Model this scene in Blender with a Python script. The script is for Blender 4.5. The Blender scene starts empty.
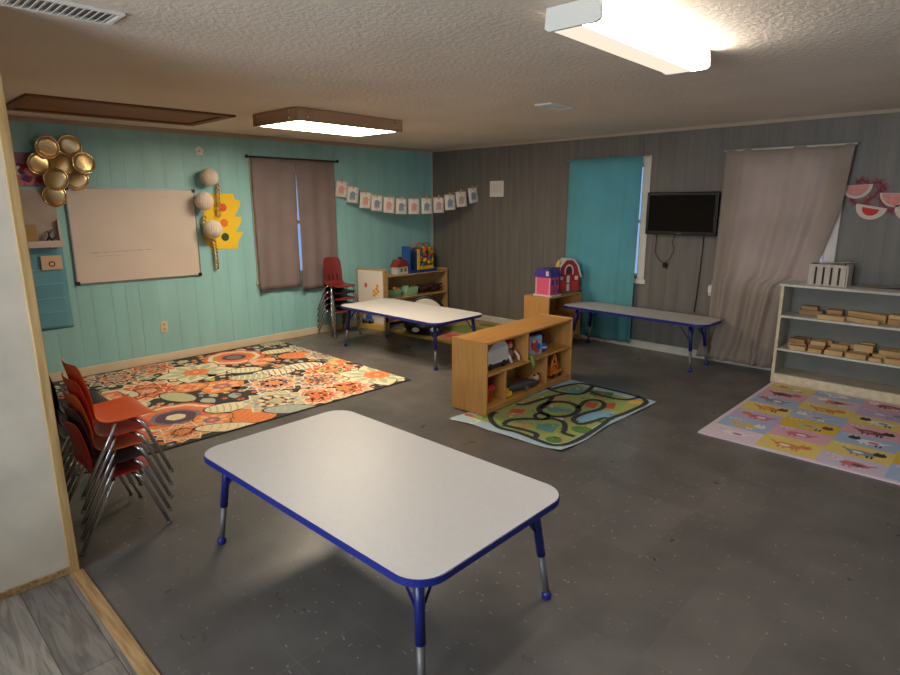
import bpy, math, random
from mathutils import Matrix, Vector
random.seed(7)
C = bpy.context.scene.collection
PI = math.pi
FILL1, FILL2 = 8, 150  # power of the fill lights behind the two added windows
# ------------------------------------------------------------------ camera (photo taken standing in the hall opening)
F = 597.475
RT = Vector((0.71862107, 0.69538984, -0.00408755))
UP = Vector((-0.15098493, 0.16176132, 0.97521117))
FW = Vector((-0.67881315, 0.70019015, -0.22123848))
CAM = Vector((6.63133662, -6.46584613, 1.68448959))
cd = bpy.data.cameras.new('camera'); cam = bpy.data.objects.new('camera', cd); C.objects.link(cam)
cam.matrix_world = Matrix(((RT.x, UP.x, -FW.x, CAM.x), (RT.y, UP.y, -FW.y, CAM.y), (RT.z, UP.z, -FW.z, CAM.z), (0, 0, 0, 1)))
cd.sensor_width = 36; cd.sensor_fit = 'HORIZONTAL'; cd.lens = F / 900 * 36; cd.clip_start = .02
bpy.context.scene.camera = cam

def ray(px, py): return RT * ((px - 450) / F) - UP * ((py - 337.5) / F) + FW
def az(px, py, z=0.0): d = ray(px, py); return CAM + d * ((z - CAM.z) / d.z)
def ax(px, py, x=0.0): d = ray(px, py); return CAM + d * ((x - CAM.x) / d.x)
def ay(px, py, y=0.0): d = ray(px, py); return CAM + d * ((y - CAM.y) / d.y)

# ------------------------------------------------------------------ materials
def lin(c):
    return tuple((v / 12.92 if v <= .04045 else ((v + .055) / 1.055) ** 2.4) for v in (q / 255 for q in c))
MATS = {}
def mat(name, rgb, rough=.6, metal=0.0, var=0.0, scale=8.0, stretch=(1, 1, 1), bump=0.0, bscale=60.0, trans=0.0, spec=.5, coat=0.0, rgb2=None, vr=0.0):
    if name in MATS: return MATS[name]
    m = bpy.data.materials.new(name); m.use_nodes = True; nt = m.node_tree; N = nt.nodes; L = nt.links
    b = N['Principled BSDF']; col = lin(rgb) + (1,)
    b.inputs['Base Color'].default_value = col; b.inputs['Roughness'].default_value = rough
    b.inputs['Metallic'].default_value = metal; b.inputs['Specular IOR Level'].default_value = spec
    b.inputs['Coat Weight'].default_value = coat
    tc = N.new('ShaderNodeTexCoord'); mp = N.new('ShaderNodeMapping'); mp.inputs['Scale'].default_value = stretch
    L.new(tc.outputs['Object'], mp.inputs['Vector'])
    if var or rgb2:
        n = N.new('ShaderNodeTexNoise'); n.inputs['Scale'].default_value = scale; n.inputs['Detail'].default_value = 5
        L.new(mp.outputs['Vector'], n.inputs['Vector'])
        r = N.new('ShaderNodeValToRGB'); r.color_ramp.elements[0].position = .32; r.color_ramp.elements[1].position = .68
        c2 = lin(rgb2) if rgb2 else tuple(v * (1 + var) for v in col[:3])
        c1 = col[:3] if rgb2 else tuple(v * (1 - var) for v in col[:3])
        r.color_ramp.elements[0].color = c1 + (1,); r.color_ramp.elements[1].color = c2 + (1,)
        L.new(n.outputs['Fac'], r.inputs['Fac']); L.new(r.outputs['Color'], b.inputs['Base Color'])
        if vr:
            mr = N.new('ShaderNodeMapRange'); mr.inputs[1].default_value = .3; mr.inputs[2].default_value = .7
            mr.inputs[3].default_value = rough - vr; mr.inputs[4].default_value = rough + vr
            L.new(n.outputs['Fac'], mr.inputs[0]); L.new(mr.outputs[0], b.inputs['Roughness'])
    if bump:
        n2 = N.new('ShaderNodeTexNoise'); n2.inputs['Scale'].default_value = bscale; n2.inputs['Detail'].default_value = 4
        L.new(mp.outputs['Vector'], n2.inputs['Vector'])
        bp = N.new('ShaderNodeBump'); bp.inputs['Strength'].default_value = bump; bp.inputs['Distance'].default_value = .01
        L.new(n2.outputs['Fac'], bp.inputs['Height']); L.new(bp.outputs['Normal'], b.inputs['Normal'])
    if trans:
        out = N['Material Output']; t = N.new('ShaderNodeBsdfTranslucent'); mx = N.new('ShaderNodeMixShader'); mx.inputs[0].default_value = trans
        if var or rgb2: L.new(r.outputs['Color'], t.inputs['Color'])
        else: t.inputs['Color'].default_value = col
        L.new(b.outputs[0], mx.inputs[1]); L.new(t.outputs[0], mx.inputs[2]); L.new(mx.outputs[0], out.inputs['Surface'])
    MATS[name] = m; return m

def wood(name, c1, c2, axis=1, rough=.4, scale=3.0, coat=0.0):
    st = [14, 14, 14]; st[axis] = 1.2
    return mat(name, c1, rough, rgb2=c2, scale=scale, stretch=tuple(st), bump=.05, bscale=scale * 3, coat=coat)

def emit(name, rgb, s):
    m = bpy.data.materials.new(name); m.use_nodes = True; nt = m.node_tree; nt.nodes.remove(nt.nodes['Principled BSDF'])
    e = nt.nodes.new('ShaderNodeEmission'); e.inputs[0].default_value = lin(rgb) + (1,); e.inputs[1].default_value = s
    nt.links.new(e.outputs[0], nt.nodes['Material Output'].inputs[0]); return m

def glass(name, tint):
    m = bpy.data.materials.new(name); m.use_nodes = True; nt = m.node_tree; N = nt.nodes; N.remove(N['Principled BSDF'])
    t = N.new('ShaderNodeBsdfTransparent'); t.inputs[0].default_value = lin(tint) + (1,)
    g = N.new('ShaderNodeBsdfGlossy'); g.inputs['Roughness'].default_value = .02
    f = N.new('ShaderNodeFresnel'); mx = N.new('ShaderNodeMixShader'); L = nt.links
    L.new(f.outputs[0], mx.inputs[0]); L.new(t.outputs[0], mx.inputs[1]); L.new(g.outputs[0], mx.inputs[2]); L.new(mx.outputs[0], N['Material Output'].inputs[0])
    return m

def floor_mat():
    m = bpy.data.materials.new('charcoal_vinyl_tile'); m.use_nodes = True; nt = m.node_tree; N = nt.nodes; L = nt.links; b = N['Principled BSDF']
    tc = N.new('ShaderNodeTexCoord')
    def noise(scale, st=(1, 1, 1), rot=0, detail=3):
        mp = N.new('ShaderNodeMapping'); mp.inputs['Scale'].default_value = st; mp.inputs['Rotation'].default_value = (0, 0, rot)
        L.new(tc.outputs['Object'], mp.inputs['Vector'])
        n = N.new('ShaderNodeTexNoise'); n.inputs['Scale'].default_value = scale; n.inputs['Detail'].default_value = detail
        L.new(mp.outputs['Vector'], n.inputs['Vector']); return n.outputs['Fac']
    def thr(s, a, c):
        r = N.new('ShaderNodeMapRange'); r.inputs[1].default_value = a; r.inputs[2].default_value = c; L.new(s, r.inputs[0]); return r.outputs[0]
    def mth(op, a, c):
        q = N.new('ShaderNodeMath'); q.operation = op
        for i, s in enumerate((a, c)):
            if isinstance(s, float): q.inputs[i].default_value = s
            else: L.new(s, q.inputs[i])
        return q.outputs[0]
    br = N.new('ShaderNodeTexBrick'); br.offset = 0; br.inputs['Scale'].default_value = 1; br.inputs['Brick Width'].default_value = .305; br.inputs['Row Height'].default_value = .305
    br.inputs['Mortar Size'].default_value = .0016; br.inputs['Mortar Smooth'].default_value = .3
    br.inputs['Color1'].default_value = (0.0, 0, 0, 1); br.inputs['Color2'].default_value = (1, 1, 1, 1); br.inputs['Mortar'].default_value = (.5, .5, .5, 1)
    L.new(tc.outputs['Object'], br.inputs['Vector'])
    base = N.new('ShaderNodeValToRGB'); base.color_ramp.elements[0].color = lin((92, 88, 86)) + (1,); base.color_ramp.elements[1].color = lin((110, 106, 103)) + (1,)
    base.color_ramp.elements[0].position = .3; base.color_ramp.elements[1].position = .7
    L.new(noise(3.2, detail=8), base.inputs['Fac'])
    tint = N.new('ShaderNodeMixRGB'); tint.blend_type = 'MULTIPLY'; tint.inputs[0].default_value = .16; L.new(base.outputs[0], tint.inputs[1]); L.new(br.outputs['Color'], tint.inputs[2])
    # worn joints: only some of them show, as pale scuffed lines
    wear = mth('MULTIPLY', br.outputs['Fac'], thr(noise(1.7), .5, .62))
    j = N.new('ShaderNodeMixRGB'); j.inputs[2].default_value = lin((128, 126, 122)) + (1,); L.new(mth('MULTIPLY', wear, .5), j.inputs[0]); L.new(tint.outputs[0], j.inputs[1])
    # scratches and flecks: sparse short dashes, one per accepted Voronoi cell
    area = thr(noise(1.1), .40, .58)
    def dashes(scale, st, rot, size, keep):
        mp = N.new('ShaderNodeMapping'); mp.inputs['Scale'].default_value = st; mp.inputs['Rotation'].default_value = (0, 0, rot)
        L.new(tc.outputs['Object'], mp.inputs['Vector'])
        v = N.new('ShaderNodeTexVoronoi'); v.voronoi_dimensions = '2D'; v.inputs['Scale'].default_value = scale; L.new(mp.outputs[0], v.inputs['Vector'])
        sp = N.new('ShaderNodeSeparateColor'); L.new(v.outputs['Color'], sp.inputs[0])
        return mth('MULTIPLY', mth('LESS_THAN', v.outputs['Distance'], size), mth('LESS_THAN', sp.outputs[0], keep))
    d1 = dashes(5.0, (1, 4, 1), .45, .05, .3); d2 = dashes(4.5, (4, 1, 1), .25, .045, .22); d3 = dashes(7, (1.6, 1, 1), 0.9, .04, .25); d4 = dashes(9, (1, 1.8, 1), 2.0, .035, .12)
    fl = mth('MULTIPLY', mth('MAXIMUM', mth('MAXIMUM', d1, d2), mth('MAXIMUM', d3, d4)), mth('ADD', mth('MULTIPLY', area, .7), .3))
    k = N.new('ShaderNodeMixRGB'); k.inputs[2].default_value = lin((186, 184, 180)) + (1,); L.new(mth('MULTIPLY', fl, .6), k.inputs[0]); L.new(j.outputs[0], k.inputs[1])
    L.new(k.outputs[0], b.inputs['Base Color'])
    rr = N.new('ShaderNodeMapRange'); rr.inputs[1].default_value = .3; rr.inputs[2].default_value = .7; rr.inputs[3].default_value = .27; rr.inputs[4].default_value = .42
    L.new(noise(5, detail=6), rr.inputs[0]); L.new(rr.outputs[0], b.inputs['Roughness'])
    bp = N.new('ShaderNodeBump'); bp.inputs['Strength'].default_value = .12; bp.inputs['Distance'].default_value = .004
    L.new(noise(18, detail=2), bp.inputs['Height']); L.new(bp.outputs[0], b.inputs['Normal'])
    return m

def plank_mat():
    m = bpy.data.materials.new('grey_oak_plank'); m.use_nodes = True; nt = m.node_tree; N = nt.nodes; L = nt.links; b = N['Principled BSDF']
    tc = N.new('ShaderNodeTexCoord')
    br = N.new('ShaderNodeTexBrick'); br.offset = .37; br.inputs['Scale'].default_value = 1; br.inputs['Brick Width'].default_value = 1.2; br.inputs['Row Height'].default_value = .17
    br.inputs['Mortar Size'].default_value = .0015; br.inputs['Color1'].default_value = lin((126, 121, 117)) + (1,); br.inputs['Color2'].default_value = lin((158, 152, 146)) + (1,); br.inputs['Mortar'].default_value = lin((50, 46, 44)) + (1,)
    L.new(tc.outputs['Object'], br.inputs['Vector'])
    mp = N.new('ShaderNodeMapping'); mp.inputs['Scale'].default_value = (1.6, 13, 1); L.new(tc.outputs['Object'], mp.inputs['Vector'])
    n = N.new('ShaderNodeTexNoise'); n.inputs['Scale'].default_value = 2.2; n.inputs['Detail'].default_value = 8; n.inputs['Distortion'].default_value = 1.4; L.new(mp.outputs[0], n.inputs['Vector'])
    r = N.new('ShaderNodeValToRGB'); r.color_ramp.elements[0].position = .36; r.color_ramp.elements[0].color = (.42, .41, .4, 1); r.color_ramp.elements[1].position = .6; r.color_ramp.elements[1].color = (1, 1, 1, 1)
    L.new(n.outputs['Fac'], r.inputs['Fac'])
    mx = N.new('ShaderNodeMixRGB'); mx.blend_type = 'MULTIPLY'; mx.inputs[0].default_value = .75; L.new(br.outputs['Color'], mx.inputs[1]); L.new(r.outputs[0], mx.inputs[2])
    L.new(mx.outputs[0], b.inputs['Base Color']); b.inputs['Roughness'].default_value = .45
    return m

def ceiling_mat():
    m = bpy.data.materials.new('popcorn_ceiling'); m.use_nodes = True; nt = m.node_tree; N = nt.nodes; L = nt.links; b = N['Principled BSDF']
    tc = N.new('ShaderNodeTexCoord'); v = N.new('ShaderNodeTexNoise'); v.inputs['Scale'].default_value = 34; v.inputs['Detail'].default_value = 3; v.inputs['Roughness'].default_value = .6
    L.new(tc.outputs['Object'], v.inputs['Vector'])
    bp = N.new('ShaderNodeBump'); bp.inputs['Strength'].default_value = .55; bp.inputs['Distance'].default_value = .012; L.new(v.outputs['Fac'], bp.inputs['Height']); L.new(bp.outputs[0], b.inputs['Normal'])
    n = N.new('ShaderNodeTexNoise'); n.inputs['Scale'].default_value = .9; n.inputs['Detail'].default_value = 5; L.new(tc.outputs['Object'], n.inputs['Vector'])
    r = N.new('ShaderNodeValToRGB'); r.color_ramp.elements[0].position = .3; r.color_ramp.elements[1].position = .7
    r.color_ramp.elements[0].color = lin((220, 207, 193)) + (1,); r.color_ramp.elements[1].color = lin((236, 225, 213)) + (1,); L.new(n.outputs['Fac'], r.inputs['Fac'])
    L.new(r.outputs[0], b.inputs['Base Color']); b.inputs['Roughness'].default_value = .9
    return m

M_floor = floor_mat(); M_plank = plank_mat(); M_ceil = ceiling_mat()
M_teal = mat('teal_panel_paint', (148, 202, 206), .42, var=.07, scale=2.0, stretch=(1, 3, .5))
M_grey = mat('grey_panel_paint', (120, 114, 107), .5, rgb2=(104, 99, 94), scale=3.0, stretch=(5, 5, .35), bump=.12, bscale=9)
M_plain = mat('cream_wall_paint', (205, 198, 186), .7, var=.05, scale=3)
M_part = mat('white_partition_paint', (214, 206, 192), .55, var=.1, scale=4.5)
M_trimw = mat('cream_trim_paint', (226, 208, 180), .45, var=.05, scale=5)
M_trimg = mat('white_trim_paint', (206, 200, 190), .5, var=.08, scale=6)
M_crown = mat('tan_crown_paint', (176, 160, 142), .6, var=.05)
M_pine = wood('pine_casing', (206, 174, 122), (176, 140, 90), 2, .5)
M_pinex = wood('pine_threshold', (190, 158, 112), (140, 108, 72), 0, .5, scale=4)
M_maple = wood('maple_veneer', (206, 152, 84), (188, 132, 66), 1, .38)
M_maplez = wood('maple_veneer_upright', (198, 146, 82), (184, 132, 72), 2, .38)
M_birch = wood('birch_veneer', (196, 162, 110), (172, 136, 88), 1, .42)
M_block = wood('unit_block_maple', (206, 170, 116), (178, 138, 88), 0, .55)
M_edge = mat('worn_cream_edge', (214, 202, 172), .6, var=.12, scale=20)
M_case = mat('pale_grey_paint', (176, 176, 170), .55, var=.06, scale=7)
M_lam = mat('grey_nebula_laminate', (206, 204, 204), .43, var=.025, scale=55)
M_blue = mat('royal_blue_edge_band', (24, 38, 124), .4)
M_navy = mat('dark_blue_enamel', (22, 32, 104), .35)
M_chrome = mat('chrome_tube', (205, 205, 208), .16, 1.0)
M_steel = mat('zinc_leg_tube', (118, 118, 120), .55, .6)
M_black = mat('black_plastic', (12, 12, 14), .35)
M_blackm = mat('black_matte', (22, 22, 24), .7)
M_screen = mat('dark_screen', (7, 7, 9), .12)
M_white = mat('white_plastic', (226, 224, 220), .4)
M_paper = mat('white_paper', (226, 220, 214), .8, var=.02, scale=14)
M_gold = mat('gold_foil', (226, 198, 146), .3, 1.0)
M_golddk = mat('gold_foil_rim', (226, 204, 160), .2, 1.0)

# ------------------------------------------------------------------ mesh builder
class MB:
    def __init__(s): s.v = []; s.f = []; s.m = []; s.s = []; s.T = Matrix()
    def add(s, vs, fs, mi=0, sm=False):
        o = len(s.v); s.v += [tuple(s.T @ Vector(p)) for p in vs]
        for f in fs: s.f.append(tuple(i + o for i in f)); s.m.append(mi); s.s.append(sm)
        return s
    def box(s, a, b, mi=0):
        (x0, y0, z0), (x1, y1, z1) = a, b
        if x0 > x1: x0, x1 = x1, x0
        if y0 > y1: y0, y1 = y1, y0
        if z0 > z1: z0, z1 = z1, z0
        return s.add([(x0, y0, z0), (x1, y0, z0), (x1, y1, z0), (x0, y1, z0), (x0, y0, z1), (x1, y0, z1), (x1, y1, z1), (x0, y1, z1)],
                     [(0, 3, 2, 1), (4, 5, 6, 7), (0, 1, 5, 4), (1, 2, 6, 5), (2, 3, 7, 6), (3, 0, 4, 7)], mi)
    def prism(s, poly, z0, z1, mi=0, sm=False):
        n = len(poly); vs = [(x, y, z0) for x, y in poly] + [(x, y, z1) for x, y in poly]
        fs = [tuple(range(n - 1, -1, -1)), tuple(range(n, 2 * n))]; s.add(vs, fs, mi)
        o = len(s.v) - 2 * n
        for i in range(n): s.f.append((o + i, o + (i + 1) % n, o + n + (i + 1) % n, o + n + i)); s.m.append(mi); s.s.append(sm)
        return s
    def poly(s, pts, mi=0): return s.add(pts, [tuple(range(len(pts)))], mi)
    def tube(s, pts, r, n=8, mi=0, closed=False, flat=None):
        P = [Vector(p) for p in pts]; m = len(P); R = r if isinstance(r, (list, tuple)) else [r] * m
        def tan(i):
            a = P[(i - 1) % m] if (closed or i > 0) else P[i]; b = P[(i + 1) % m] if (closed or i < m - 1) else P[i]
            return (b - a).normalized()
        t0 = tan(0); u = t0.cross(Vector((0, 0, 1)));
        if u.length < .05: u = t0.cross(Vector((1, 0, 0)))
        u.normalize(); vs = []; fs = []
        for i in range(m):
            t = tan(i); u = (u - t * u.dot(t)).normalized(); w = t.cross(u)
            for k in range(n):
                a = 2 * PI * k / n; vs.append(tuple(P[i] + (u * math.cos(a) + w * math.sin(a)) * R[i]))
        for i in range(m if closed else m - 1):
            for k in range(n):
                a, b = i * n + k, i * n + (k + 1) % n; c, d = ((i + 1) % m) * n + (k + 1) % n, ((i + 1) % m) * n + k
                fs.append((a, b, c, d))
        s.add(vs, fs, mi, True)
        if not closed:
            o = len(s.v) - m * n
            s.f += [tuple(o + k for k in range(n - 1, -1, -1)), tuple(o + (m - 1) * n + k for k in range(n))]; s.m += [mi, mi]; s.s += [False, False]
        return s
    def lathe(s, prof, n=24, mi=0, c=(0, 0, 0), sm=True):
        vs = []; fs = []
        for r, z in prof:
            for k in range(n):
                a = 2 * PI * k / n; vs.append((c[0] + r * math.cos(a), c[1] + r * math.sin(a), c[2] + z))
        for i in range(len(prof) - 1):
            for k in range(n): fs.append((i * n + k, i * n + (k + 1) % n, (i + 1) * n + (k + 1) % n, (i + 1) * n + k))
        fs.append(tuple(range(n - 1, -1, -1))); fs.append(tuple((len(prof) - 1) * n + k for k in range(n)))
        return s.add(vs, fs, mi, sm)
    def ball(s, c, r, n=16, mi=0, sq=(1, 1, 1)):
        h = n // 2; vs = []; fs = []
        for i in range(h + 1):
            t = PI * i / h
            for k in range(n):
                a = 2 * PI * k / n; rr = max(math.sin(t), 1e-4)
                vs.append((c[0] + r * sq[0] * rr * math.cos(a), c[1] + r * sq[1] * rr * math.sin(a), c[2] - r * sq[2] * math.cos(t)))
        for i in range(h):
            for k in range(n): fs.append((i * n + k, i * n + (k + 1) % n, (i + 1) * n + (k + 1) % n, (i + 1) * n + k))
        return s.add(vs, fs, mi, True)
    def grid(s, fn, nu, nv, mi=0, skip=None, sm=True):
        vs = [fn(i / nu, j / nv) for j in range(nv + 1) for i in range(nu + 1)]; fs = []
        for j in range(nv):
            for i in range(nu):
                if skip and skip(i, j): continue
                a = j * (nu + 1) + i; fs.append((a, a + 1, a + nu + 2, a + nu + 1))
        return s.add(vs, fs, mi, sm)
    def build(s, name, mats, parent=None, bevel=0.0, solid=0.0, sub=0, off=0.0):
        me = bpy.data.meshes.new(name); me.from_pydata(s.v, [], s.f)
        for m in (mats if isinstance(mats, (list, tuple)) else [mats]): me.materials.append(m)
        me.polygons.foreach_set('material_index', s.m); me.polygons.foreach_set('use_smooth', s.s); me.update()
        o = bpy.data.objects.new(name, me); C.objects.link(o)
        if parent is not None: o.parent = parent
        if solid: q = o.modifiers.new('thick', 'SOLIDIFY'); q.thickness = solid; q.offset = off
        if bevel: q = o.modifiers.new('bevel', 'BEVEL'); q.width = bevel; q.segments = 2; q.limit_method = 'ANGLE'; q.angle_limit = .7
        if sub: q = o.modifiers.new('sub', 'SUBSURF'); q.levels = q.render_levels = sub
        return o

def tag(o, label, cat, group=None, kind=None):
    o['label'] = label; o['category'] = cat
    if group: o['group'] = group
    if kind: o['kind'] = kind
    return o
def thing(name, label, cat, loc=(0, 0, 0), rz=0.0, group=None):
    o = bpy.data.objects.new(name, None); C.objects.link(o); o.empty_display_size = .05
    o.location = loc; o.rotation_euler = (0, 0, rz); return tag(o, label, cat, group)
def struct(o, label=None):
    o['kind'] = 'structure'
    if label: o['label'] = label
    return o
def dup(root, loc, rz, label):
    r = root.copy(); C.objects.link(r); r.location = loc; r.rotation_euler = (0, 0, rz); r['label'] = label
    for ch in list(root.children):
        c = ch.copy(); C.objects.link(c); c.parent = r
        for g in list(ch.children):
            d = g.copy(); C.objects.link(d); d.parent = c
    return r
def rrect(L, W, r, n=8):
    p = []
    for cx, cy, a0 in ((L / 2 - r, W / 2 - r, 0), (-L / 2 + r, W / 2 - r, PI / 2), (-L / 2 + r, -W / 2 + r, PI), (L / 2 - r, -W / 2 + r, 1.5 * PI)):
        for k in range(n + 1): a = a0 + PI / 2 * k / n; p.append((cx + r * math.cos(a), cy + r * math.sin(a)))
    return p
def circ(cx, cy, r, n=20, ry=None): return [(cx + r * math.cos(2 * PI * k / n), cy + (ry or r) * math.sin(2 * PI * k / n)) for k in range(n)]

# ================================================================== THE ROOM
H = 2.44
XR = 8.4
def panel_wall(name, horiz, u0, u1, openings, m, seed, groove=.004):
    """vertical-board panelling on plane horiz(u, depth, z); openings = (a, b, z0, z1)"""
    rnd = random.Random(seed); mb = MB()
    def bx(a, b, d0, d1, z0, z1): mb.box(horiz(a, d0, z0), horiz(b, d1, z1))
    edges = sorted({u0, u1} | {e for o in openings for e in o[:2]})
    def cols(a, b, d0, d1):
        mid = (a + b) / 2; zs = [(0, H)]
        for o in openings:
            if o[0] < mid < o[1]: zs = [(0, o[2]), (o[3], H)]
        for z0, z1 in zs: bx(a, b, d0, d1, z0, z1)
    for a, b in zip(edges, edges[1:]): cols(a, b, -.12, -.003)
    u = u0
    while u < u1 - 1e-6:
        w = rnd.choice((.14, .13, .16, .205, .20, .18)); e = min(u + w, u1)
        cuts = [u] + [q for q in edges if u < q < e] + [e]
        for i, (a, b) in enumerate(zip(cuts, cuts[1:])): cols(a, b - (groove if i == len(cuts) - 2 and e < u1 else 0), -.003, 0)
        u = e
    return struct(mb.build(name, m))
W1 = (2.50, 3.39, .83, 2.09)     # window behind the turquoise curtain (back wall, x range)
W2 = (4.42, 5.245, .80, 2.09)     # window behind the tan curtain
W3 = (1.90, 2.86, .80, 2.09)     # window in the teal wall (distance from the corner)
panel_wall('wall_left', lambda u, d, z: (d, -u, z), 0, 7.0, [W3], M_teal, 3)
panel_wall('wall_back', lambda u, d, z: (u, -d, z), 0, XR, [W1, W2], M_grey, 11)
def holed(name, horiz, u0, u1, W):
    mb = MB(); a, b, z0, z1 = W
    for p, q, r, t in ((u0, a, 0, H), (b, u1, 0, H), (a, b, 0, z0), (a, b, z1, H)): mb.box(horiz(p, -.1, r), horiz(q, 0, t))
    struct(mb.build(name, M_plain))
W4 = (1.3, 4.1, .80, 2.15); W5 = (3.9, 6.7, .80, 2.15)  # two added windows out of view, only there to let in fill
holed('wall_right', lambda u, d, z: (XR - d, -u, z), 0, 8.3, W4)
holed('wall_front', lambda u, d, z: (u, -8.2 + d, z), 3.51, XR, W5)
struct(MB().box((-.12, -7.1, 0), (3.51, -7.0, H)).build('wall_near', M_plain))
struct(MB().box((3.51, -8.2, 0), (3.625, -5.895, H)).build('wall_partition', M_part))
mb = MB(); mb.box((-.12, -7.1, -.1), (3.56, .12, 0)); mb.box((3.56, -5.90, -.1), (XR + .1, .12, 0)); struct(mb.build('floor', M_floor))
struct(MB().box((3.56, -8.3, -.1), (XR + .1, -5.90, 0)).build('floor_hall', M_plank))
struct(MB().box((-.12, -8.3, H), (XR + .1, .12, H + .1)).build('ceiling', M_ceil))
# trims
struct(MB().box((0, -7, 0), (.014, -.014, .088)).build('baseboard_left', M_trimw, bevel=.003))
struct(MB().box((.014, -.014, 0), (XR, 0, .088)).build('baseboard_back', M_trimg, bevel=.003))
struct(MB().box((0, -.016, .088), (.016, 0, H - .02)).build('trim_1', mat('corner_trim_paint', (190, 188, 182), .5)))
struct(MB().box((0, -7, H - .045), (.014, -.014, H)).build('trim_2', M_crown, bevel=.003))
struct(MB().box((.014, -.014, H - .035), (XR, 0, H)).build('trim_3', M_crown, bevel=.003))
struct(MB().box((3.505, -5.922, 0), (3.637, -5.885, H)).build('trim_4', M_pine, bevel=.003))
struct(MB().box((3.625, -8.2, 0), (3.636, -5.922, .035)).build('baseboard_partition', M_pinex, bevel=.003))
struct(MB().box((3.637, -5.928, 0), (XR, -5.872, .006)).build('trim_5', M_pinex, bevel=.002))

# ---------------- windows
M_glass = glass('window_glass', (226, 234, 240))
def window(name, horiz, W):
    a, b, z0, z1 = W; fr = MB(); t = .085
    fr.box(horiz(a - t, .0, z0 - .02), horiz(a, .018, z1 + t)); fr.box(horiz(b, .0, z0 - .02), horiz(b + t, .018, z1 + t)); fr.box(horiz(a, .0, z1), horiz(b, .018, z1 + t))
    # sash inside the opening
    for u0, u1, q0, q1 in ((a, a + .035, z0, z1), (b - .035, b, z0, z1), (a, b, z0, z0 + .035), (a, b, z1 - .035, z1), (a, b, (z0 + z1) / 2 - .02, (z0 + z1) / 2 + .02)):
        fr.box(horiz(u0, -.085, q0), horiz(u1, -.045, q1))
    w = struct(fr.build(name, mat('window_trim_paint', (214, 206, 196), .5, var=.05), bevel=.003))
    MB().box(horiz(a - t - .02, 0, z0 - .075), horiz(b + t + .02, .022, z0 - .02)).build('window_sill', MATS['window_trim_paint'], w, bevel=.004)
    MB().box(horiz(a, -.067, z0), horiz(b, -.063, z1)).build('window_pane', M_glass, w)
window('window_1', lambda u, d, z: (u, -d, z), W1)
window('window_2', lambda u, d, z: (u, -d, z), W2)
window('window_3', lambda u, d, z: (d, -u, z), W3)
window('added_window_1', lambda u, d, z: (XR - d, -u, z), W4)  # added in the unseen right wall to brighten the room
window('added_window_2', lambda u, d, z: (u, -8.2 + d, z), W5)  # added behind the camera so more light reaches the ceiling
def area_light(name, loc, rot, sx, sz, power, rgb):
    l = bpy.data.lights.new(name, 'AREA'); l.shape = 'RECTANGLE'; l.size = sx; l.size_y = sz; l.energy = power; l.color = lin(rgb)
    o = bpy.data.objects.new(name, l); C.objects.link(o); o.location = loc; o.rotation_euler = rot; return o
area_light('daylight_and_fill', (2.945, .14, 1.46), (PI / 2, 0, PI), .86, 1.2, 11, (226, 232, 255))
area_light('daylight_and_fill', (4.83, .14, 1.445), (PI / 2, 0, PI), .80, 1.24, 22, (232, 230, 250))
area_light('daylight_and_fill', (XR + .13, -2.7, 1.475), (PI / 2, 0, PI / 2), 2.8, 1.35, FILL1, (250, 242, 232))  # fill light outside the added right-hand window
area_light('daylight_and_fill', (5.3, -8.33, 1.475), (PI / 2, 0, 0), 2.8, 1.35, FILL2, (255, 247, 236))  # main fill light, outside the added window behind the camera

# ---------------- ceiling fixtures
t = thing('attic_hatch', 'brown wooden access hatch panel set in the ceiling near the teal wall', 'hatch', (.95, -4.55, H))
MB().box((-.42, -.75, -.004), (.42, .75, 0)).build('panel', wood('hatch_panel_wood', (146, 98, 58), (124, 80, 44), 1, .6), t)
f = MB()
for a, b in (((-.45, -.78), (-.36, .78)), ((.36, -.78), (.45, .78)), ((-.36, -.78), (.36, -.70)), ((-.36, .70), (.36, .78))): f.box((a[0], a[1], -.018), (b[0], b[1], 0))
f.build('frame', wood('hatch_frame_wood', (126, 82, 46), (104, 64, 34), 1, .6), t, bevel=.004)

def vent(label, x, y, lx, ly, n):
    t = thing('air_vent', label, 'vent', (x, y, H)); f = MB(); b = .02
    for p, q in (((-lx / 2, -ly / 2), (-lx / 2 + b, ly / 2)), ((lx / 2 - b, -ly / 2), (lx / 2, ly / 2)), ((-lx / 2 + b, -ly / 2), (lx / 2 - b, -ly / 2 + b)), ((-lx / 2 + b, ly / 2 - b), (lx / 2 - b, ly / 2))): f.box((p[0], p[1], -.014), (q[0], q[1], 0))
    f.build('frame', M_white, t, bevel=.003)
    g = MB()
    for k in range(n):
        yy = -ly / 2 + b + (ly - 2 * b) * (k + .5) / n; g.T = Matrix.Translation((0, yy, -.008)) @ Matrix.Rotation(.5, 4, 'X'); g.box((-lx / 2 + b, -.011, -.001), (lx / 2 - b, .011, .001))
    g.build('louvers', M_white, t)
    MB().box((-lx / 2 + b, -ly / 2 + b, -.002), (lx / 2 - b, ly / 2 - b, -.0005)).build('duct_opening', mat('duct_grey', (120, 116, 110), .8), t)  # flat grey sheet behind the louvers
vent('white louvered register in the ceiling at the upper left of the picture', 3.74, -5.67, .20, .40, 14)
vent('small white register in the ceiling between the two lamps', 3.68, -2.19, .16, .34, 10)

M_lampA = emit('lamp_diffuser_warm', (255, 243, 226), 33)
M_lampB = emit('lamp_diffuser_side', (255, 243, 226), 25)
M_lampC = emit('lamp_diffuser_dim', (255, 238, 214), .7)
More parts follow.
